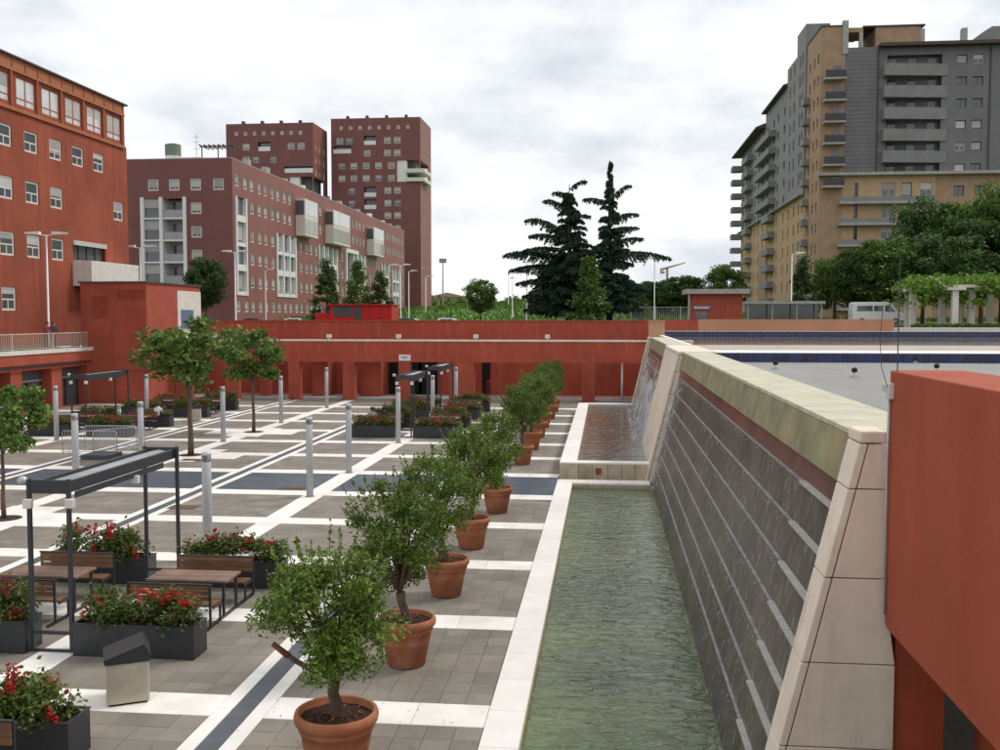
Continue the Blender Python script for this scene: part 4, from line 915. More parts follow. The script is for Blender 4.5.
def make_pot_tree(seed, mat, n=9500, leanx=-.12, stub=False, size=1.0):
    rng = np.random.default_rng(seed); t = thing('potted_tree', 'tree', 'tree', group='small trees in the terracotta pots')
    m = MB(); fork = Vector((leanx * .5, rng.uniform(-.05, .05), .52)); cc = np.array([leanx, 0, 1.34 * size])
    m.tube([(.02, 0, -.12), (.02 + leanx * .1, .01, .12), (leanx * .25 - .03, 0, .32), fork], [.11, .085, .075, .085], 10)
    C, P = clump_pts(rng, cc, (.78 * size, .78 * size, .84 * size), 46, .27 * size, n, .42)
    allP = [P]
    for i in range(11):
        e = Vector(C[i]); st = fork + Vector((0, 0, .02 * i)); mid = st.lerp(e, .45) + Vector((0, 0, .06)); m.tube([st, mid, e], [.042, .026, .01], 6)
        for q in range(3):
            e2 = Vector(C[11 + i * 3 + q]) if 11 + i * 3 + q < 46 else e; m.tube([mid, mid.lerp(e2, .6) + Vector((0, 0, .03)), e2], [.018, .012, .005], 4)
    axis = [np.zeros_like(P)]
    for i in range(44):                                        # upright wispy shoots
        a = rng.random() * 6.283; el = rng.uniform(.05, 1.25); r0 = .62 * size
        d = np.array([math.cos(a) * math.cos(el), math.sin(a) * math.cos(el), math.sin(el)]); s0 = cc + d * r0 * np.array([1, 1, .9]); dd = d * .7 + np.array([0, 0, .75]); dd /= np.linalg.norm(dd)
        L_ = rng.uniform(.3, .62) * size; m.tube([s0, s0 + dd * L_ * .5 + rng.normal(size=3) * .02, s0 + dd * L_], [.008, .005, .002], 4)
        k = 42; tt = rng.random(k); allP.append(s0 + dd * L_ * tt[:, None] + rng.normal(size=(k, 3)) * .035 * (1.15 - tt[:, None]))
    for i in range(16):                                        # drooping skirts
        a = rng.random() * 6.283; s0 = cc + np.array([math.cos(a) * .6 * size, math.sin(a) * .6 * size, -.25 * size]); k = 46; tt = rng.random(k); L_ = rng.uniform(.2, .42)
        dd = np.array([math.cos(a) * .35, math.sin(a) * .35, -.9]); allP.append(s0 + dd * L_ * tt[:, None] + rng.normal(size=(k, 3)) * .035)
    P = np.concatenate(allP)
    if stub: P = P[~((P[:, 0] < -.28) & (P[:, 2] < 1.12 + .25 * rng.random(len(P))) & (P[:, 1] < .25))]
    V = leaf_quads(P, .031, rng, .5, .2)
    if stub: m.tube([fork + Vector((-.05, 0, .03)), fork + Vector((-.3, -.06, .12)), fork + Vector((-.5, -.12, .25)), fork + Vector((-.62, -.16, .36))], [.05, .042, .036, .036], 8)
    m.build('trunk', 'bark', t, True)
    if stub: MB().tube([fork + Vector((-.58, -.15, .32)), fork + Vector((-.78, -.20, .50))], [.046, .036], 9).build('sawn_branch_end', 'cut_wood', t, True)
    ob('crown', quads_mesh('crown', V, mat), t); return t
pot = make_pot()
PT = [make_pot_tree(21, 'leaf_pot', 15000, -.06, True, 1.06), make_pot_tree(22, 'leaf_pot', 12000, -.2, False, 1.12), make_pot_tree(23, 'leaf_pot', 12000, -.24, False, 1.1), make_pot_tree(24, 'leaf_pot_yellow', 11000, -.02, False, 1.12)]
POTS = [12.45, 16.72, 21.02, 25.45, 30.2, 40.25, 44.8, 49.3, 53.8, 58.3, 62.8]
pr = random.Random(3)
for i, y in enumerate(POTS):
    x = (-3.40 if i < 4 else -3.32) + (-.06 if i == 0 else pr.uniform(-.05, .05))
    nm = 'terracotta pot holding the tree with the sawn off branch' if i == 0 else f'terracotta pot beside the pool coping, {ORD[i - 1]} along from the sawn branch tree' if i < 5 else f'terracotta pot beside the raised basin, {ORD[i - 5]} past the slate paving strip'
    nt_ = 'small bushy tree with a sawn off side branch in terracotta pot' if i == 0 else f'small leafy tree in terracotta pot, {ORD[i - 1]} along from the sawn branch tree' if i < 5 else f'small yellowish green tree in terracotta pot, {ORD[i - 5]} past the slate paving strip'
    s = (1.07, 1.0, .98, .98, .95, .95, 1, .97, 1, 1, 1)[i]
    place(pot, (x, y, .003), nm, pr.uniform(0, 6), s)
    v = [0, 1, 2, 1, 2, 3, 3, 3, 3, 3, 3][i]
    place(PT[v], (x, y, .75 * s), nt_, [0, 0, 0, 2.1, 1.2, 0, 2, 4, 1, 3, 5][i], (.97, .98, .95, 1.0, .98, 1.0, 1.05, 1.0, 1.05, 1, 1)[i])

# ---- young plaza trees
PL = [make_tree('plaza_tree', 'tree', 2.5, (0, 0, 4.45), (2.0, 2.0, 1.45), 34, .55, 5000, .115, 'leaf_plaza', 31, .10, limbs=22, aspect=.55, shell=.25, group='young trees on the plaza band'),
      make_tree('plaza_tree', 'tree', 2.4, (0, 0, 3.95), (1.75, 1.75, 1.35), 28, .52, 4300, .11, 'leaf_plaza', 37, .085, limbs=18, aspect=.55, shell=.25, group='young trees on the plaza band')]
for p_, (x, y), lab, rz, s in ((PL[1], TREES[0], 'young broad leaved tree on plaza band, closest to the red arcade', .4, (.95, .95, 1.02)), (PL[0], TREES[1], 'wider young broad leaved tree on plaza band, between its two neighbours', 1.1, (1.12, 1.12, 1.0)), (PL[1], TREES[2], 'low young broad leaved tree on plaza band, farthest from the red arcade', 3.0, (.7, .7, .76))):
    place(p_, (x, y, 0), lab, rz, s)
    o = MB().lathe([(.5, .010), (.5, .016)], 20, (x, y, 0)).build('tree_grate', 'bark_dark'); tag(o, 'dark round grate at foot of ' + lab.split(',')[0].replace(' on plaza band', '') + ', ' + lab.split(', ')[1], 'tree grate')

# ---- planters with roses, tables with benches, pergolas
def make_planter():
    t = thing('planter_box', 'planter', 'planter', group='charcoal planter boxes'); w, d, h = 2.22, .58, .56; k = .025
    MB().box(0, w, 0, k, 0, h).box(0, w, d - k, d, 0, h).box(0, k, k, d - k, 0, h).box(w - k, w, k, d - k, 0, h).box(k, w - k, k, d - k, .02, .05).build('box', 'charcoal_metal', t, bev=.004)
    MB().box(-.01, w + .01, -.012, .03, h + .001, h + .025).box(-.01, w + .01, d - .03, d + .012, h + .001, h + .025).box(-.01, .03, .031, d - .031, h + .001, h + .025).box(w - .03, w + .01, .031, d - .031, h + .001, h + .025).build('rim', 'charcoal_metal', t)
    MB().box(k, w - k, k, d - k, .4, .49).build('soil', 'soil', t); return t
planter = make_planter()
def make_roses(seed, nred, nfade, tall=.36, n=2600):
    rng = np.random.default_rng(seed); t = thing('rose_bed', 'roses', 'flowers', group='red flower beds in the planter boxes')
    nc = 34; C = np.stack([.1 + 2.0 * rng.random(nc), .05 + .5 * rng.random(nc), .04 + tall * rng.random(nc)], 1); k = rng.integers(0, nc, n); P = C[k] + rng.normal(size=(n, 3)) * np.array([.11, .11, .10])
    ob('foliage', quads_mesh('foliage', leaf_quads(P, .036, rng, .6, .4), 'leaf_rose'), t)
    m = MB()
    for i in range(26): c = C[i]; m.tube([(c[0], c[1] * .6 + .12, -.08), (c[0], c[1], c[2]), (c[0] + rng.normal() * .08, c[1] + rng.normal() * .08, c[2] + .14)], [.007, .005, .003], 4)
    m.build('stems', 'leaf_rose', t)
    def heads(nh, mat, nm, spread):
        cen = np.stack([.08 + 2.05 * rng.random(nh) ** spread, -.06 + .62 * rng.random(nh), .10 + tall * 1.12 * rng.random(nh) ** .6], 1); Q = []
        for c in cen:
            kk = rng.integers(4, 10); f = c + rng.normal(size=(kk, 3)) * .045
            for q in f: Q.append(q + rng.normal(size=(7, 3)) * .014)
        ob(nm, quads_mesh(nm, leaf_quads(np.concatenate(Q), .024, rng, .85, .5), mat), t)['kind'] = 'stuff'
    heads(nred, 'petal', 'blossoms', .7); heads(nfade, 'petal_faded', 'faded_blossoms', 1.2); return t
ROS = [make_roses(41, 13, 12, .50, 5200), make_roses(42, 7, 18, .48, 5200), make_roses(43, 9, 14, .50, 5200), make_roses(44, 5, 22, .32, 4200), make_roses(45, 14, 8, .54, 5200)]
def make_table():
    t = thing('picnic_table', 'table', 'picnic table', group='picnic tables with benches'); w = 1.68
    for i in range(6): MB().box(0, w, .02 + .135 * i, .02 + .135 * i + .125, .71, .75).build('table_plank', 'wood', t)
    MB().box(.04, w - .04, .04, .07, .655, .709).box(.04, w - .04, .76, .79, .655, .709).build('table_frame', 'charcoal_metal', t)
    for x in (.06, w - .11):
        for y in (.06, .72): MB().box(x, x + .05, y, y + .05, .05, .654).build('table_leg', 'charcoal_metal', t)
        MB().box(x, x + .05, -.92, 1.75, .005, .05).build('ground_rail', 'charcoal_metal', t)
    for s, yc in ((1, -.42), (-1, 1.25)):                      # bench towards -y, bench towards +y
        for i in range(3): a = yc - .19 + .13 * i; MB().box(.02, w - .02, a, a + .12, .42, .45).build('seat_slat', 'bench_wood', t)
        yb = yc - s * .29
        for i in range(3): MB().box(.02, w - .02, yb - .02, yb + .015, .56 + .105 * i, .56 + .105 * i + .085).build('back_slat', 'bench_wood', t)
        MB().box(.0, w, yb - .025, yb + .02, .862, .885).build('back_rail', 'charcoal_metal', t)
        for x in (.0, w - .04):
            e_ = yb + s * .006
            MB().box(x, x + .04, e_ - s * .05 - .02, e_ - s * .05 + .02, .051, .861).build('bench_post', 'charcoal_metal', t)
            MB().box(x, x + .04, yc - .2, yc + .2, .375, .418).build('seat_bracket', 'charcoal_metal', t); MB().box(x, x + .04, yc + s * .15 - .02, yc + s * .15 + .02, .051, .374).build('bench_leg', 'charcoal_metal', t)
    return t
table = make_table()
def make_pergola():
    t = thing('pergola', 'pergola', 'pergola', group='charcoal pergola frames'); L_ = 4.5; m = MB
    for y in (0, L_):
        for x in (-.4, .34): m().box(x, x + .07, y, y + .07, 0, 3.12).build('post', 'charcoal_metal', t, bev=.005)
        m().box(-.33, .34, y + .01, y + .06, 2.86, 3.1).build('cross_beam', 'charcoal_metal', t); m().box(-.33, .34, y + .015, y + .055, .32, .38).build('tie_bar', 'charcoal_metal', t)
        m().box(-.33, .34, y + .012, y + .058, .004, .05).build('tie_bar', 'charcoal_metal', t)
    for x in (-.33, .26): m().box(x, x + .07, .072, L_ - .002, 2.86, 3.06).build('side_beam', 'charcoal_metal', t)
    m().prism([(-.258, 2.93), (-.2, 3.02), (0, 3.055), (.2, 3.02), (.258, 2.93), (.258, 2.91), (-.258, 2.91)], 'y', .075, L_ - .005).build('roof_tray', 'tray_grey', t, True)
    m().box(.335, .36, .3, L_ - .6, 2.74, 2.855).build('rolled_blind', 'charcoal_metal', t)
    for x, y in ((-.30, -.12), (.43, -.02), (.36, 2.6)): m().box(x - .07, x + .07, y - .06, y + .06, 2.62, 2.78).build('lamp_box', 'window_frame', t, bev=.01)
    m().lathe([(.05, 0), (.09, .04), (.09, .1), (.04, .14)], 12, (-.47, .02, 3.02)).build('spotlight', 'galvanised', t, True)
    return t
perg = make_pergola()
gr = random.Random(8)
def seating(Xc, Y0, desc, pergola=True, parts='LRlrTU', roses=(0, 1, 2, 3)):
    if pergola: place(perg, (Xc, Y0, .004), f'charcoal metal pergola with grey roof tray, {desc}')
    spots = {'R': (Xc + .48, Y0 - .13, 'front pool side'), 'L': (Xc - 2.66, Y0 - .13, 'front terrace side'), 'r': (Xc + .5, Y0 + 4.45, 'rear pool side'), 'l': (Xc - 2.62, Y0 + 4.5, 'rear terrace side')}
    for i, (k, (x, y, s)) in enumerate(spots.items()):
        if k not in parts: continue
        place(planter, (x, y, .004), f'charcoal planter box at {s} of {desc}'.replace('beside', 'seating beside'))
        place(ROS[roses[i]], (x, y, .5), f'red roses in the {s} planter box, {desc}', 0, (1, 1, gr.uniform(.9, 1.15)))
    if 'T' in parts: place(table, (Xc + .68, Y0 + 2.25, .004), f'wooden picnic table with two benches on pool side, {desc}')
    if 'U' in parts: place(table, (Xc - 2.45, Y0 + 2.25, .004), f'wooden picnic table with two benches on terrace side, {desc}')
seating(-9.82, 16.62, 'beside the concrete litter bin', roses=(0, 1, 2, 4))
seating(-9.82, 7.9, 'past the concrete litter bin', False, 'rT', roses=(0, 0, 4, 0))
seating(-9.95, 48.6, 'beside two seated people', roses=(3, 3, 4, 2))
seating(-9.95, 57.6, 'beside the red arcade', roses=(3, 1, 2, 3))
seating(-26.3, 47.5, 'beside the crowd barriers', roses=(3, 3, 3, 1))
seating(-26.3, 57.3, 'beside the red stair block', False, roses=(1, 3, 1, 3))

def make_bin():
    t = thing('litter_bin', 'bin', 'litter bin', group='concrete litter bins'); w = .29
    MB().box(-w, w, -w, w, .03, .72).build('body', 'bin_concrete', t, bev=.02); MB().box(-w + .03, w - .03, -w + .03, w - .03, 0, .03).build('foot', 'dark_void', t)
    MB().prism([(-w - .02, .722), (-w - .02, .80), (w - .08, 1.0), (w + .02, .80), (w + .02, .722)], 'x', -w - .02, -w).prism([(-w - .02, .722), (-w - .02, .80), (w - .08, 1.0), (w + .02, .80), (w + .02, .722)], 'x', w, w + .02).build('lid_side', 'charcoal_metal', t)
    MB().prism([(-w - .03, .78), (w - .08, 1.0), (w - .06, 1.02), (-w - .03, .81)], 'x', -w - .03, w + .03).prism([(w - .08, 1.0), (w + .03, .78), (w + .03, .81), (w - .06, 1.02)], 'x', -w - .03, w + .03).build('lid_roof', 'charcoal_metal', t)
    MB().box(-w + .01, w - .01, -w - .012, -w + .05, .722, .79).build('opening', 'dark_void', t); return t
bin_ = make_bin()
place(bin_, (-7.45, 14.72, .004), 'pale concrete litter bin with charcoal gabled lid beside drain strip', -1.08, (1.08, 1.08, .92))
place(bin_, (-23.6, 55.6, .004), 'pale concrete litter bin with charcoal gabled lid near red stair block', -1.2, .94)

# ---- crowd barriers
def make_barrier():
    t = thing('crowd_barrier', 'barrier', 'barrier', group='galvanised crowd barriers')
    MB().tube([(0, 0, .12), (0, 0, 1.0), (.06, 0, 1.08), (2.34, 0, 1.08), (2.4, 0, 1.0), (2.4, 0, .12)], .02, 6).build('frame', 'galvanised', t, True)
    m = MB().tube([(0, 0, .18), (2.4, 0, .18)], .014, 5)
    for i in range(19): m.tube([(.12 + .12 * i, 0, .18), (.12 + .12 * i, 0, 1.07)], .009, 4)
    m.build('bars', 'galvanised', t, kind='stuff')
    for x in (.25, 2.15): MB().tube([(x, -.3, .01), (x, 0, .18), (x, .3, .01)], .016, 5).build('foot', 'galvanised', t)
    return t
br = make_barrier()
place(br, (-23.3, 40.7, 0), 'galvanised crowd barrier standing astride the drain, toward the slate strip', .05); place(br, (-23.4, 42.7, 0), 'galvanised crowd barrier behind another, toward the seating planters', .06); place(br, (-22.0, 40.9, 0), 'galvanised crowd barrier leaning across its neighbour near the blue grey plates', .95)
for i in range(2):
    o = MB().box(-21.9, -20.7, 39.6, 40.9, .012 + .1 * i, .10 + .1 * i).build('cover_plate', 'drain_slate', bev=.01); tag(o, ['lower', 'upper'][i] + ' blue grey plate of the low pile by the barriers', 'plate', 'pile of cover plates')

# ---- people
def person(label, loc, rz, sit, shirt, trousers, skin=(.42, .25, .17), hairc=(.02, .015, .012)):
    mt = bpy.data.materials.new('clothes'); mt.use_nodes = True; t_ = mt.node_tree; b_ = t_.nodes['Principled BSDF']; b_.inputs['Roughness'].default_value = .85
    tc_ = N(t_, 'ShaderNodeTexCoord'); sx = N(t_, 'ShaderNodeSeparateXYZ'); t_.links.new(tc_.outputs['Object'], sx.inputs[0]); mr_ = N(t_, 'ShaderNodeMapRange'); mr_.inputs['From Max'].default_value = 1.8; t_.links.new(sx.outputs['Z'], mr_.inputs['Value'])
    rp_ = N(t_, 'ShaderNodeValToRGB'); rp_.color_ramp.interpolation = 'CONSTANT'; el = rp_.color_ramp.elements
    zs = (.06, .62, 1.09) if sit else (.08, .98, 1.48)
    el[0].color = (.03, .025, .02, 1); el[1].position = zs[0] / 1.8; el[1].color = (*trousers, 1)
    e1 = el.new(zs[1] / 1.8); e1.color = (*shirt, 1); e2 = el.new(zs[2] / 1.8); e2.color = (*skin, 1)
    t_.links.new(mr_.outputs[0], rp_.inputs[0]); t_.links.new(rp_.outputs[0], b_.inputs['Base Color'])
    V, E, Rr = [], [], []
    def v(p, r, par=None):
        V.append(p); Rr.append(r)
        if par is not None: E.append((par, len(V) - 1))
        return len(V) - 1
    dz = -.42 if sit else 0; lean = -.10
    pel = v((0, 0, .96 + dz), .135); wa = v((0, lean * .4, 1.10 + dz), .125, pel); chs = v((0, lean, 1.32 + dz), .145, wa); nk = v((0, lean - .02, 1.48 + dz), .055, chs); hb = v((0, lean - .04, 1.56 + dz), .075, nk); hm = v((0, lean - .05, 1.64 + dz), .098, hb); v((0, lean - .04, 1.72 + dz), .07, hm); v((0, lean - .155, 1.62 + dz), .016, hm)
    for s in (-1, 1):
        hip = v((s * .10, 0, .90 + dz), .10, pel)
        if sit: kn = v((s * .13, -.46, .50), .075, hip); an_ = v((s * .13, -.42, .10), .048, kn); v((s * .14, -.60, .045), .035, an_)
        else: kn = v((s * .115, -.03, .50), .07, hip); an_ = v((s * .12, .02, .09), .045, kn); v((s * .13, -.14, .04), .035, an_)
        sh = v((s * .19, lean, 1.40 + dz), .068, chs); el_ = v((s * .25, lean - .10, 1.13 + dz), .045, sh); wr2 = v((s * .15, lean - .33, 1.10 + dz), .03, el_); pm_ = v((s * .14, lean - .40, 1.10 + dz), .03, wr2)
        for f in range(4): k1 = v((s * (.12 + .018 * f), lean - .45, 1.09 + dz), .009, pm_); v((s * (.12 + .017 * f), lean - .475 - .006 * (f in (1, 2)), 1.06 + dz), .008, k1)
        k1 = v((s * .105, lean - .40, 1.11 + dz), .010, pm_); v((s * .095, lean - .435, 1.10 + dz), .009, k1)
    root = thing('person', label, 'person', loc, rz); me = bpy.data.meshes.new('body'); me.from_pydata(V, E, []); o = ob('body', me, root); me.materials.append(mt)
    o.modifiers.new('skin', 'SKIN'); sk = me.skin_vertices[0] if me.skin_vertices else None
    if sk is None:
        bm = bmesh.new(); bm.from_mesh(me); bm.verts.layers.skin.verify(); bm.to_mesh(me); bm.free(); sk = me.skin_vertices[0]
    for i, r in enumerate(Rr): sk.data[i].radius = (r, r)
    sk.data[0].use_root = True; ss = o.modifiers.new('sub', 'SUBSURF'); ss.levels = 1; ss.render_levels = 2
    hm_ = bpy.data.materials.new('hair'); hm_.use_nodes = True; hm_.node_tree.nodes['Principled BSDF'].inputs['Base Color'].default_value = (*hairc, 1); M['hair_' + label] = hm_
    m = MB(); m.lathe([(.02, .10), (.07, .085), (.105, .04), (.112, -.01), (.10, -.06)], 14, (0, lean - .03, 1.66 + dz)); h = m.build('hair', 'hair_' + label, root, True)
    for vv in h.data.vertices:
        if vv.co.y < lean - .09 and vv.co.z < 1.66 + dz: vv.co.z = 1.67 + dz
    return root
person('person in white and dark red clothes leaning on the terrace railing', (-36.1, 61.4, 3.9), R(80), False, (.20, .03, .03), (.10, .02, .02))
person('person in dark jacket standing beside the terrace railing', (-36.15, 62.3, 3.9), R(65), False, (.04, .04, .06), (.03, .03, .035))
person('seated person in white shirt at the table beside barriers', (-24.3, 52.0, 0), R(170), True, (.75, .75, .76), (.02, .025, .05))
person('seated person in grey shirt beside a companion in black', (-12.0, 50.45, 0), R(180), True, (.34, .31, .29), (.08, .08, .09))
person('seated person in black beside a companion in grey shirt', (-11.35, 50.5, 0), R(185), True, (.015, .015, .02), (.03, .03, .04))

# ================================================================== STREET LEVEL
def make_lamp(h, double):
    t = thing('street_lamp', 'lamp', 'street lamp', group='white street lamps')
    MB().lathe([(.10, -.85 if not double else -.02), (.09, .6), (.075, .62), (.05, h)], 10).build('pole', 'white_metal', t, True)
    for s in ((-1, 1) if double else (1,)):
        MB().tube([(0, 0, h - .05), (s * .55, 0, h + .05)], .03, 6).build('arm', 'white_metal', t); MB().prism([(s * .4, h + .0), (s * 1.3, h + .05), (s * 1.36, h + .16), (s * .4, h + .22)], 'y', -.2, .2).build('lamp_head', 'white_metal', t, bev=.02)
    return t
LD = make_lamp(7.4, True); LS = make_lamp(7.2, False)
for p_, x, y, z, lab in ((LD, -36.3, 62.1, 3.9, 'white two headed street lamp on the raised terrace'), (LD, -40.5, 84, 4.6, 'white two headed street lamp behind the red stair block'), (LD, -38.0, 100, 5.2, 'white two headed street lamp before the maroon apartment block'), (LS, -47, 135, 5.2, 'white street lamp by the ground floor of the apartment block'),
                        (LS, -29, 160, 5.2, 'white street lamp between apartment block and meadow'), (LD, -26.5, 128, 5.2, 'white two headed street lamp just past the red pavilion'), (LS, -28.0, 141, 5.2, 'white street lamp at the meadow corner by the tower'), (LS, -9.0, 114, 5.2, 'white street lamp in front of the big cedars'),
                        (LS, -14, 150, 5.2, 'white street lamp on the meadow near the lone tree'), (LS, 5.3, 112, 5.2, 'white street lamp between the cedars and red kiosk'), (LS, 19.0, 106, 5.2, 'white street lamp by the grey shelter'), (LS, -18.5, 190, 6, 'white street lamp far across the meadow')):
    place(p_, (x, y, z), lab, R(8) if p_ is LD else R(-20))
mast = MB().tube([(-45, 275, 5), (-45, 275, 22)], [.22, .14], 8).box(-46, -44, 274.8, 275.2, 20.8, 22).build('floodlight_mast', 'pole_metal'); tag(mast, 'tall dark floodlight mast beyond the meadow', 'mast')

# ---- cedars
def cedar(label, x, y, z0, h, branches, seed, tr):
    rng = np.random.default_rng(seed); t = thing('cedar_tree', label, 'tree', (x, y, z0), group='large dark cedars behind the wall'); m = MB(); P = []; AX = []
    m.tube([(0, 0, -.9), (.1, 0, h * .35), (-.05, 0, h * .7), (0, 0, h)], [tr, tr * .7, tr * .35, .03], 8)
    def branch(zb, az, L_, rise, droop):
        d = np.array([math.cos(az), math.sin(az), 0]); side = np.array([-d[1], d[0], 0])
        def pt(q): return np.array([0, 0, zb]) + d * L_ * q + np.array([0, 0, rise * math.sin(q * 1.9) - droop * q * q])
        m.tube([pt(k / 5) for k in range(6)], [max(.012, .016 * L_ * (1 - k / 5.5)) for k in range(6)], 4)
        nt2 = int(7 + 8 * L_)
        for k in range(nt2):                                   # side twigs forming flat drooping fans
            q = .10 + .90 * (k + rng.random()) / nt2; w = (.05 + .42 * L_ * (1.02 - q) ** .8 * min(1, q * 3.5)) * rng.uniform(.3, 1.25); sg = 1 if k % 2 else -1
            dv = side * sg * .8 + d * .55; st = pt(q); n = int(9 + 44 * w); tt = rng.random(n) ** .8
            hang = -(.14 + .45 * w) * tt ** 1.6 - np.abs(rng.normal(size=n)) * .10
            C = st + dv * w * tt[:, None]; C[:, 2] += hang + .05; P.append(C + rng.normal(size=(n, 3)) * np.array([.05, .05, .035]))
        n = int(26 * L_); q = rng.random(n); P.append(np.array([pt(v_) for v_ in q]) + rng.normal(size=(n, 3)) * np.array([.05, .05, .05]) - np.array([0, 0, .04]))
    for b_ in branches: branch(*b_)
    Pn = np.concatenate(P); V = leaf_quads(Pn, .125, rng, .38, .2); ob('crown', quads_mesh('crown', V, 'needle'), t); m.build('trunk', 'bark_dark', t); return t
cr_ = random.Random(14)
B1 = []   # broad cedar: long level limbs, bent leader
for zb, az, L_, ri, dr_ in ((6.9, 180, 7.2, 1.4, .7), (6.2, 176, 6.6, .6, .9), (4.7, 184, 5.8, .5, .8), (9.6, 178, 4.9, 2.0, .2), (9.0, 185, 4.4, 1.0, .4), (12.3, 182, 2.9, 1.3, .2), (13.9, 178, 1.9, .6, .3), (14.6, 8, 1.9, 1.0, .1), (11.6, 2, 2.3, .4, .3), (8.0, 190, 5.0, .6, .6), (3.4, 178, 5.2, .3, .7), (2.9, 195, 4.0, .2, .6)): B1.append((zb, R(az), L_, ri, dr_))
for i in range(200): z = 1.4 + 12.6 * cr_.random() ** 1.25; B1.append((z, cr_.uniform(0, 6.283), cr_.uniform(.55, .95) * max(.5, 6.4 * (1 - z / 15.8)), cr_.uniform(.2, .8), cr_.uniform(.3, .9)))
cedar('broad dark cedar with long level limbs and bent top', -4.05, 110, 5.2, 15.2, B1, 3, .42)
B2 = []
for zb, az, L_, ri, dr_ in ((7.6, 0, 6.6, .6, 1.1), (13.6, 6, 2.3, 1.2, -.3), (13.1, 176, 2.9, .7, .2), (11.4, 2, 3.1, .7, .2), (10.2, 4, 3.2, .5, .3), (8.6, 5, 3.6, .9, .2), (4.6, 2, 4.2, .2, .9), (3.4, 0, 3.3, .1, .4), (3.6, 8, 4.4, .3, .2)): B2.append((zb, R(az), L_, ri, dr_))
for i in range(210): z = 1.6 + 16 * cr_.random() ** 1.2; B2.append((z, cr_.uniform(0, 6.283), cr_.uniform(.6, 1.0) * max(.25, 5.0 * (1 - z / 17.6) ** 1.25), cr_.uniform(.1, .5), cr_.uniform(.15, .6)))
cedar('spired dark cedar with pointed top and one long low limb', .35, 110.5, 5.2, 17.8, B2, 5, .38)

# ---- broad-leaved and conical trees
TR = {'cone': make_tree('conical_tree', 'tree', 1.2, (0, 0, 4.2), (1.9, 1.9, 3.6), 60, .62, 5200, .17, 'leaf_dark', 51, .14, shape='cone', group='conical street trees'),
      'conel': make_tree('light_tree', 'tree', 1.2, (0, 0, 4.1), (2.1, 2.1, 3.5), 70, .7, 6000, .17, 'leaf_mid', 52, .14, shape='cone', group='conical street trees'),
      'rd': make_tree('dense_tree', 'tree', 2.0, (0, 0, 6.0), (3.6, 3.6, 3.9), 110, .95, 17000, .17, 'leaf_dark', 53, .2, shell=.4, group='trees before the grey apartment building'),
      'rm': make_tree('leafy_tree', 'tree', 2.0, (0, 0, 5.6), (3.5, 3.5, 3.6), 110, .9, 17000, .165, 'leaf_mid', 54, .2, shell=.4, group='trees before the grey apartment building'),
      'rl': make_tree('pale_tree', 'tree', 2.0, (0, 0, 5.4), (3.2, 3.2, 3.5), 100, .85, 14000, .16, 'leaf_light', 55, .2, shell=.4, group='trees before the grey apartment building')}
for k, x, y, z, s, lab in (('cone', -33.5, 118, 5.2, (1.0, 1.0, 1.0), 'dark conical tree between the pavilion and apartment block, terrace side'), ('conel', -30.2, 120, 5.2, (.95, .95, .95), 'paler conical tree between two dark ones behind red pavilion'), ('cone', -27.6, 121, 5.2, (.9, .9, .82), 'shorter dark conical tree behind the red pavilion roof'), ('rd', -42.8, 104, 5.2, (.62, .62, .72), 'dark tree behind the red stair block'),
                     ('conel', -1.7, 104, 5.2, (1.05, 1.05, .88), 'light green conical tree in front of the cedars'), ('rm', -14.8, 118, 5.2, (.52, .52, .56), 'lone round tree on the meadow edge'), ('cone', 22.0, 116, 5.2, (.95, .95, .98), 'dark conical tree behind the grey shelter'), ('rl', 26.0, 118, 5.2, (.52, 1, .9), 'narrow pale tree left of the white van'),
                     ('rd', 27.6, 114, 5.2, (.72, .7, .85), 'small dense dark tree behind the white van'), ('rm', 30.2, 113, 5.2, (1.1, 1.1, 1.0), 'full mid green tree rising behind the white van'), ('rd', 36.6, 121, 5.2, (1.15, 1.1, 1.45), 'tall dark tree between the van tree and vine pergola'), ('rm', 40.6, 120, 5.2, (1.2, 1.1, 1.5), 'tall mid green tree above the vine pergola'),
                     ('rd', 40.6, 114, 5.2, (1.3, 1.2, 1.15), 'dark spreading tree low above the vine pergola'), ('rm', 44.5, 119, 5.2, (1.25, 1.1, 1.7), 'tallest mid green tree before the grey apartment building'), ('rd', 35.6, 111, 5.2, (1.1, 1, .95), 'low dark tree right behind the vine pergola'), ('rm', 48.0, 112, 5.2, (1.3, 1.1, 1.5), 'mid green tree at the far end of vine pergola'),
                     ('rl', 16.0, 136, 5.2, (.85, .85, .88), 'pale round tree above the roof of red kiosk'), ('rd', 13.0, 165, 5.2, (1.2, 1, .75), 'dark far tree behind the red kiosk'), ('rd', 8.5, 170, 5.2, (1.2, 1, .7), 'dark far tree between cedars and red kiosk'), ('conel', 5.0, 150, 5.2, (.8, .8, .7), 'small far tree beneath the crane')):
    place(TR[k], (x, y, z), lab, (x * 7.3) % 6.28, s)
# distant tree belt
rng = np.random.default_rng(77); Vs = []
for i in range(150):
    x = rng.uniform(-150, 160); y = rng.uniform(270, 420); h = rng.uniform(4.5, 8) if x < 5 or x > 70 else rng.uniform(6, 10); C, P = clump_pts(rng, (x, y, 5.5 + h * .5), (h * .6, h * .6, h * .5), 16, h * .26, 420, .3); Vs.append(leaf_quads(P, .55, rng, .6))
o = ob('distant_trees', quads_mesh('distant_trees', np.concatenate(Vs), 'leaf_mid')); o['kind'] = 'stuff'; o['label'] = 'distant belt of green trees beyond the meadow'; o['category'] = 'trees'
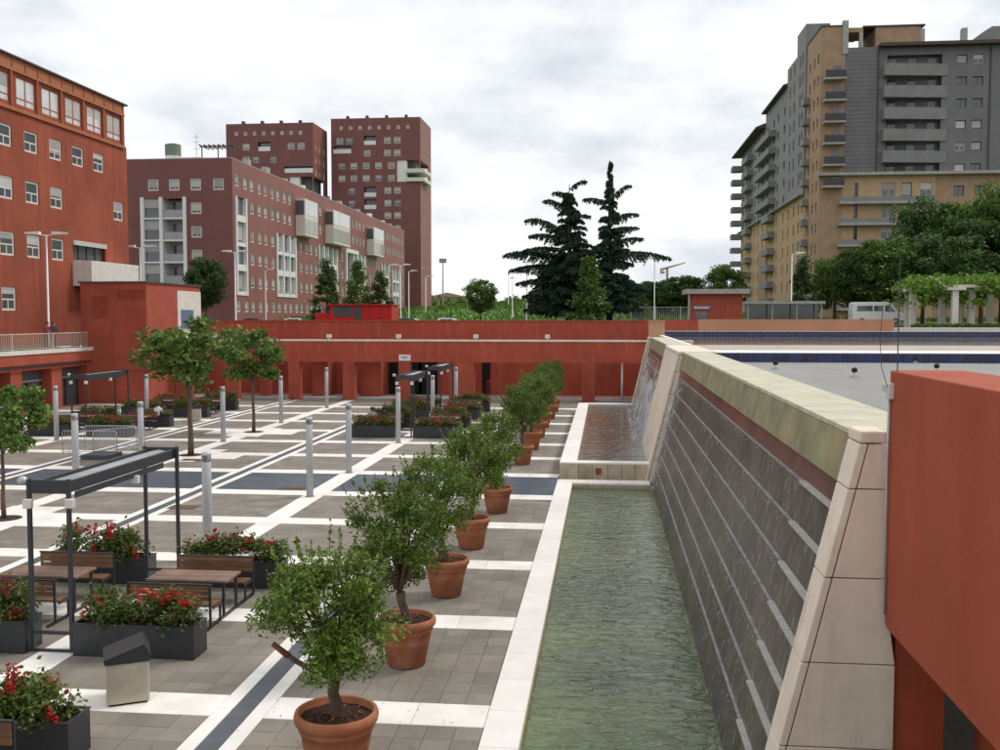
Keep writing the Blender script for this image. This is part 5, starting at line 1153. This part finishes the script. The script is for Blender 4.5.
# park fence
f = thing('park_fence', 'grey metal park fence behind the cedars', 'fence', (-6, 124, 5.2)); m = MB()
for i in range(110): m.box(.22 * i, .22 * i + .03, 0, .03, .1, 1.9)
m.build('bars', 'pole_metal', f, kind='stuff'); MB().box(0, 24.2, -.02, .05, 1.9, 1.96).build('top_rail', 'pole_metal', f)
for i in range(9): MB().box(3 * i, 3 * i + .09, -.05, .07, 0, 2.05).build('post', 'pole_metal', f)

# ---- vine pergola at the street
vp = thing('vine_pergola', 'pale concrete pergola posts overgrown with bright green vines', 'pergola', (36, 98, 4.95))
for x, y in ((28.6, 98), (30.9, 93.5), (33.2, 96), (35.7, 93.5), (38.2, 96), (29.6, 103), (34.5, 103), (40, 100), (32.2, 101), (36.7, 101), (41.5, 95)):
    ch(MB().box(x - .06, x + .48, y, y + .5, 4.7, 8.35), 'post', 'offwhite', vp, bev=.03); ch(MB().box(x - .6, x + 1.0, y - .3, y + .75, 8.353, 8.6), 'post_cap', 'offwhite', vp)
for y in (94, 98, 102): ch(MB().box(28.2, 43, y, y + .25, 8.603, 8.85), 'beam', 'offwhite', vp)
rng = np.random.default_rng(5); C = np.stack([28 + 15 * rng.random(150), 93 + 10 * rng.random(150), 8.75 + .55 * rng.random(150) - (rng.random(150) < .16) * 1.8 * rng.random(150)], 1); k = rng.integers(0, 150, 12000)
ob('vine', quads_mesh('vine', leaf_quads(C[k] + rng.normal(size=(12000, 3)) * np.array([.45, .45, .32]) - np.array([36, 98, 4.95]), .15, rng, .7), 'vine'), vp)
pp = thing('low_hedge', 'low green hedge strip below the vine pergola', 'hedge', (35, 92, 4.9)); C = np.stack([-8 + 18 * rng.random(4000), rng.normal(size=4000) * .4, .1 + .35 * rng.random(4000)], 1)
ob('foliage', quads_mesh('foliage', leaf_quads(C, .10, rng, .6), 'leaf_light'), pp)
o = MB().box(24.3, 46, 90.0, 90.5, 4.5, 5.05).build('kerb_wall', 'offwhite'); tag(o, 'low pale kerb wall below the vine pergola', 'wall')

# ---- vehicles
def make_car(paint, van):
    t = thing('white_van' if van else 'parked_car', 'car', 'van' if van else 'car'); L_, H_, W_ = (5.6, 2.45, 2.0) if van else (4.2, 1.45, 1.75)
    prof = [(0, .4), (0, 1.55), (.08, 2.35), (.3, H_), (3.6, H_), (4.05, 2.3), (4.75, 1.35), (5.5, 1.1), (5.6, .9), (5.6, .4)] if van else [(0, .35), (.02, .8), (.25, .95), (.75, 1.38), (1.2, H_), (2.4, 1.43), (3.0, .98), (4.0, .82), (4.2, .6), (4.2, .35)]
    MB().prism(prof, 'y', 0, W_).build('body', paint, t, bev=.06)
    ws = [[(.45, 1.45), (.5, 2.05), (2.1, 2.05), (2.1, 1.45)], [(2.25, 1.45), (2.25, 2.05), (3.2, 2.05), (3.2, 1.45)], [(3.4, 1.4), (3.4, 2.1), (3.95, 2.1), (4.5, 1.4)]] if van else [[(.75, .98), (1.1, 1.33), (1.75, 1.35), (1.75, .98)], [(1.82, .98), (1.82, 1.35), (2.35, 1.34), (2.8, .98)]]
    for w_ in ws:
        for y0, y1 in ((-.012, .0), (W_, W_ + .012)): MB().prism(w_, 'y', y0, y1).build('side_window', 'glass', t)
    MB().prism([(4.08, 2.28), (4.74, 1.4), (4.76, 1.42), (4.11, 2.30)] if van else [(2.45, 1.40), (2.98, 1.01), (3.0, 1.03), (2.47, 1.42)], 'y', .15, W_ - .15).build('windscreen', 'glass', t)
    for x in ((1.0, 4.5) if van else (.8, 3.35)):
        for y in (.08, W_ - .08):
            w_ = MB().lathe([(.2, -.1), (.33, -.1), (.35, -.05), (.35, .05), (.33, .1), (.2, .1)], 18).build('wheel', 'black_rubber', t, True, loc=(x, y, .35)); w_.rotation_euler = (R(90), 0, 0); MB().lathe([(.05, -.105), (.2, -.103), (.2, .103), (.05, .105)], 14).build('rim', 'galvanised', w_)
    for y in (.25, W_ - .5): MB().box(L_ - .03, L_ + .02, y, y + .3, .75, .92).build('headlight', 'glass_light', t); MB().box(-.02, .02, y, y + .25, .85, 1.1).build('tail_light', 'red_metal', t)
    return t
van = make_car('car_white', True); van.scale = (.94, .94, .92); van.location = (24.9, 105, 5.2); van['label'] = 'white high roofed van parked under the trees by pergola'
c1 = make_car('car_white', False); c2 = make_car('car_dark', False)
for c, x, lab in ((c1, -19.5, 'white car parked past the red pavilion'), (c2, -24.0, 'dark green car parked beside the red pavilion'), (copy_tree(c1), -37.2, 'white car parked before the apartment block with a dark neighbour'), (copy_tree(c2), -42.0, 'dark car parked before the apartment block beside white car')):
    c.location = (x, 111, 4.36); c['label'] = lab; c['group'] = 'cars parked along the street'

# ---- litter on the paving
rng = np.random.default_rng(9); n = 520
P = np.stack([-3.4 + rng.normal(size=n) * 1.1, 11 + 30 * rng.random(n) ** 1.5, .012 + .004 * rng.random(n)], 1); P = P[P[:, 0] < -1.8]
a = rng.random(len(P)) * 6.283; u = np.stack([np.cos(a), np.sin(a), .15 * rng.normal(size=len(P))], 1); w = np.stack([-np.sin(a), np.cos(a), np.zeros(len(P))], 1); sz = (.012 + .014 * rng.random(len(P)))[:, None]
o = ob('fallen_leaves', quads_mesh('fallen_leaves', np.stack([P - u * sz, P + w * sz * .5, P + u * sz, P - w * sz * .5], 1), 'bark')); o['kind'] = 'stuff'; o['label'] = 'small dry leaves fallen on the paving around the pots'; o['category'] = 'leaves'
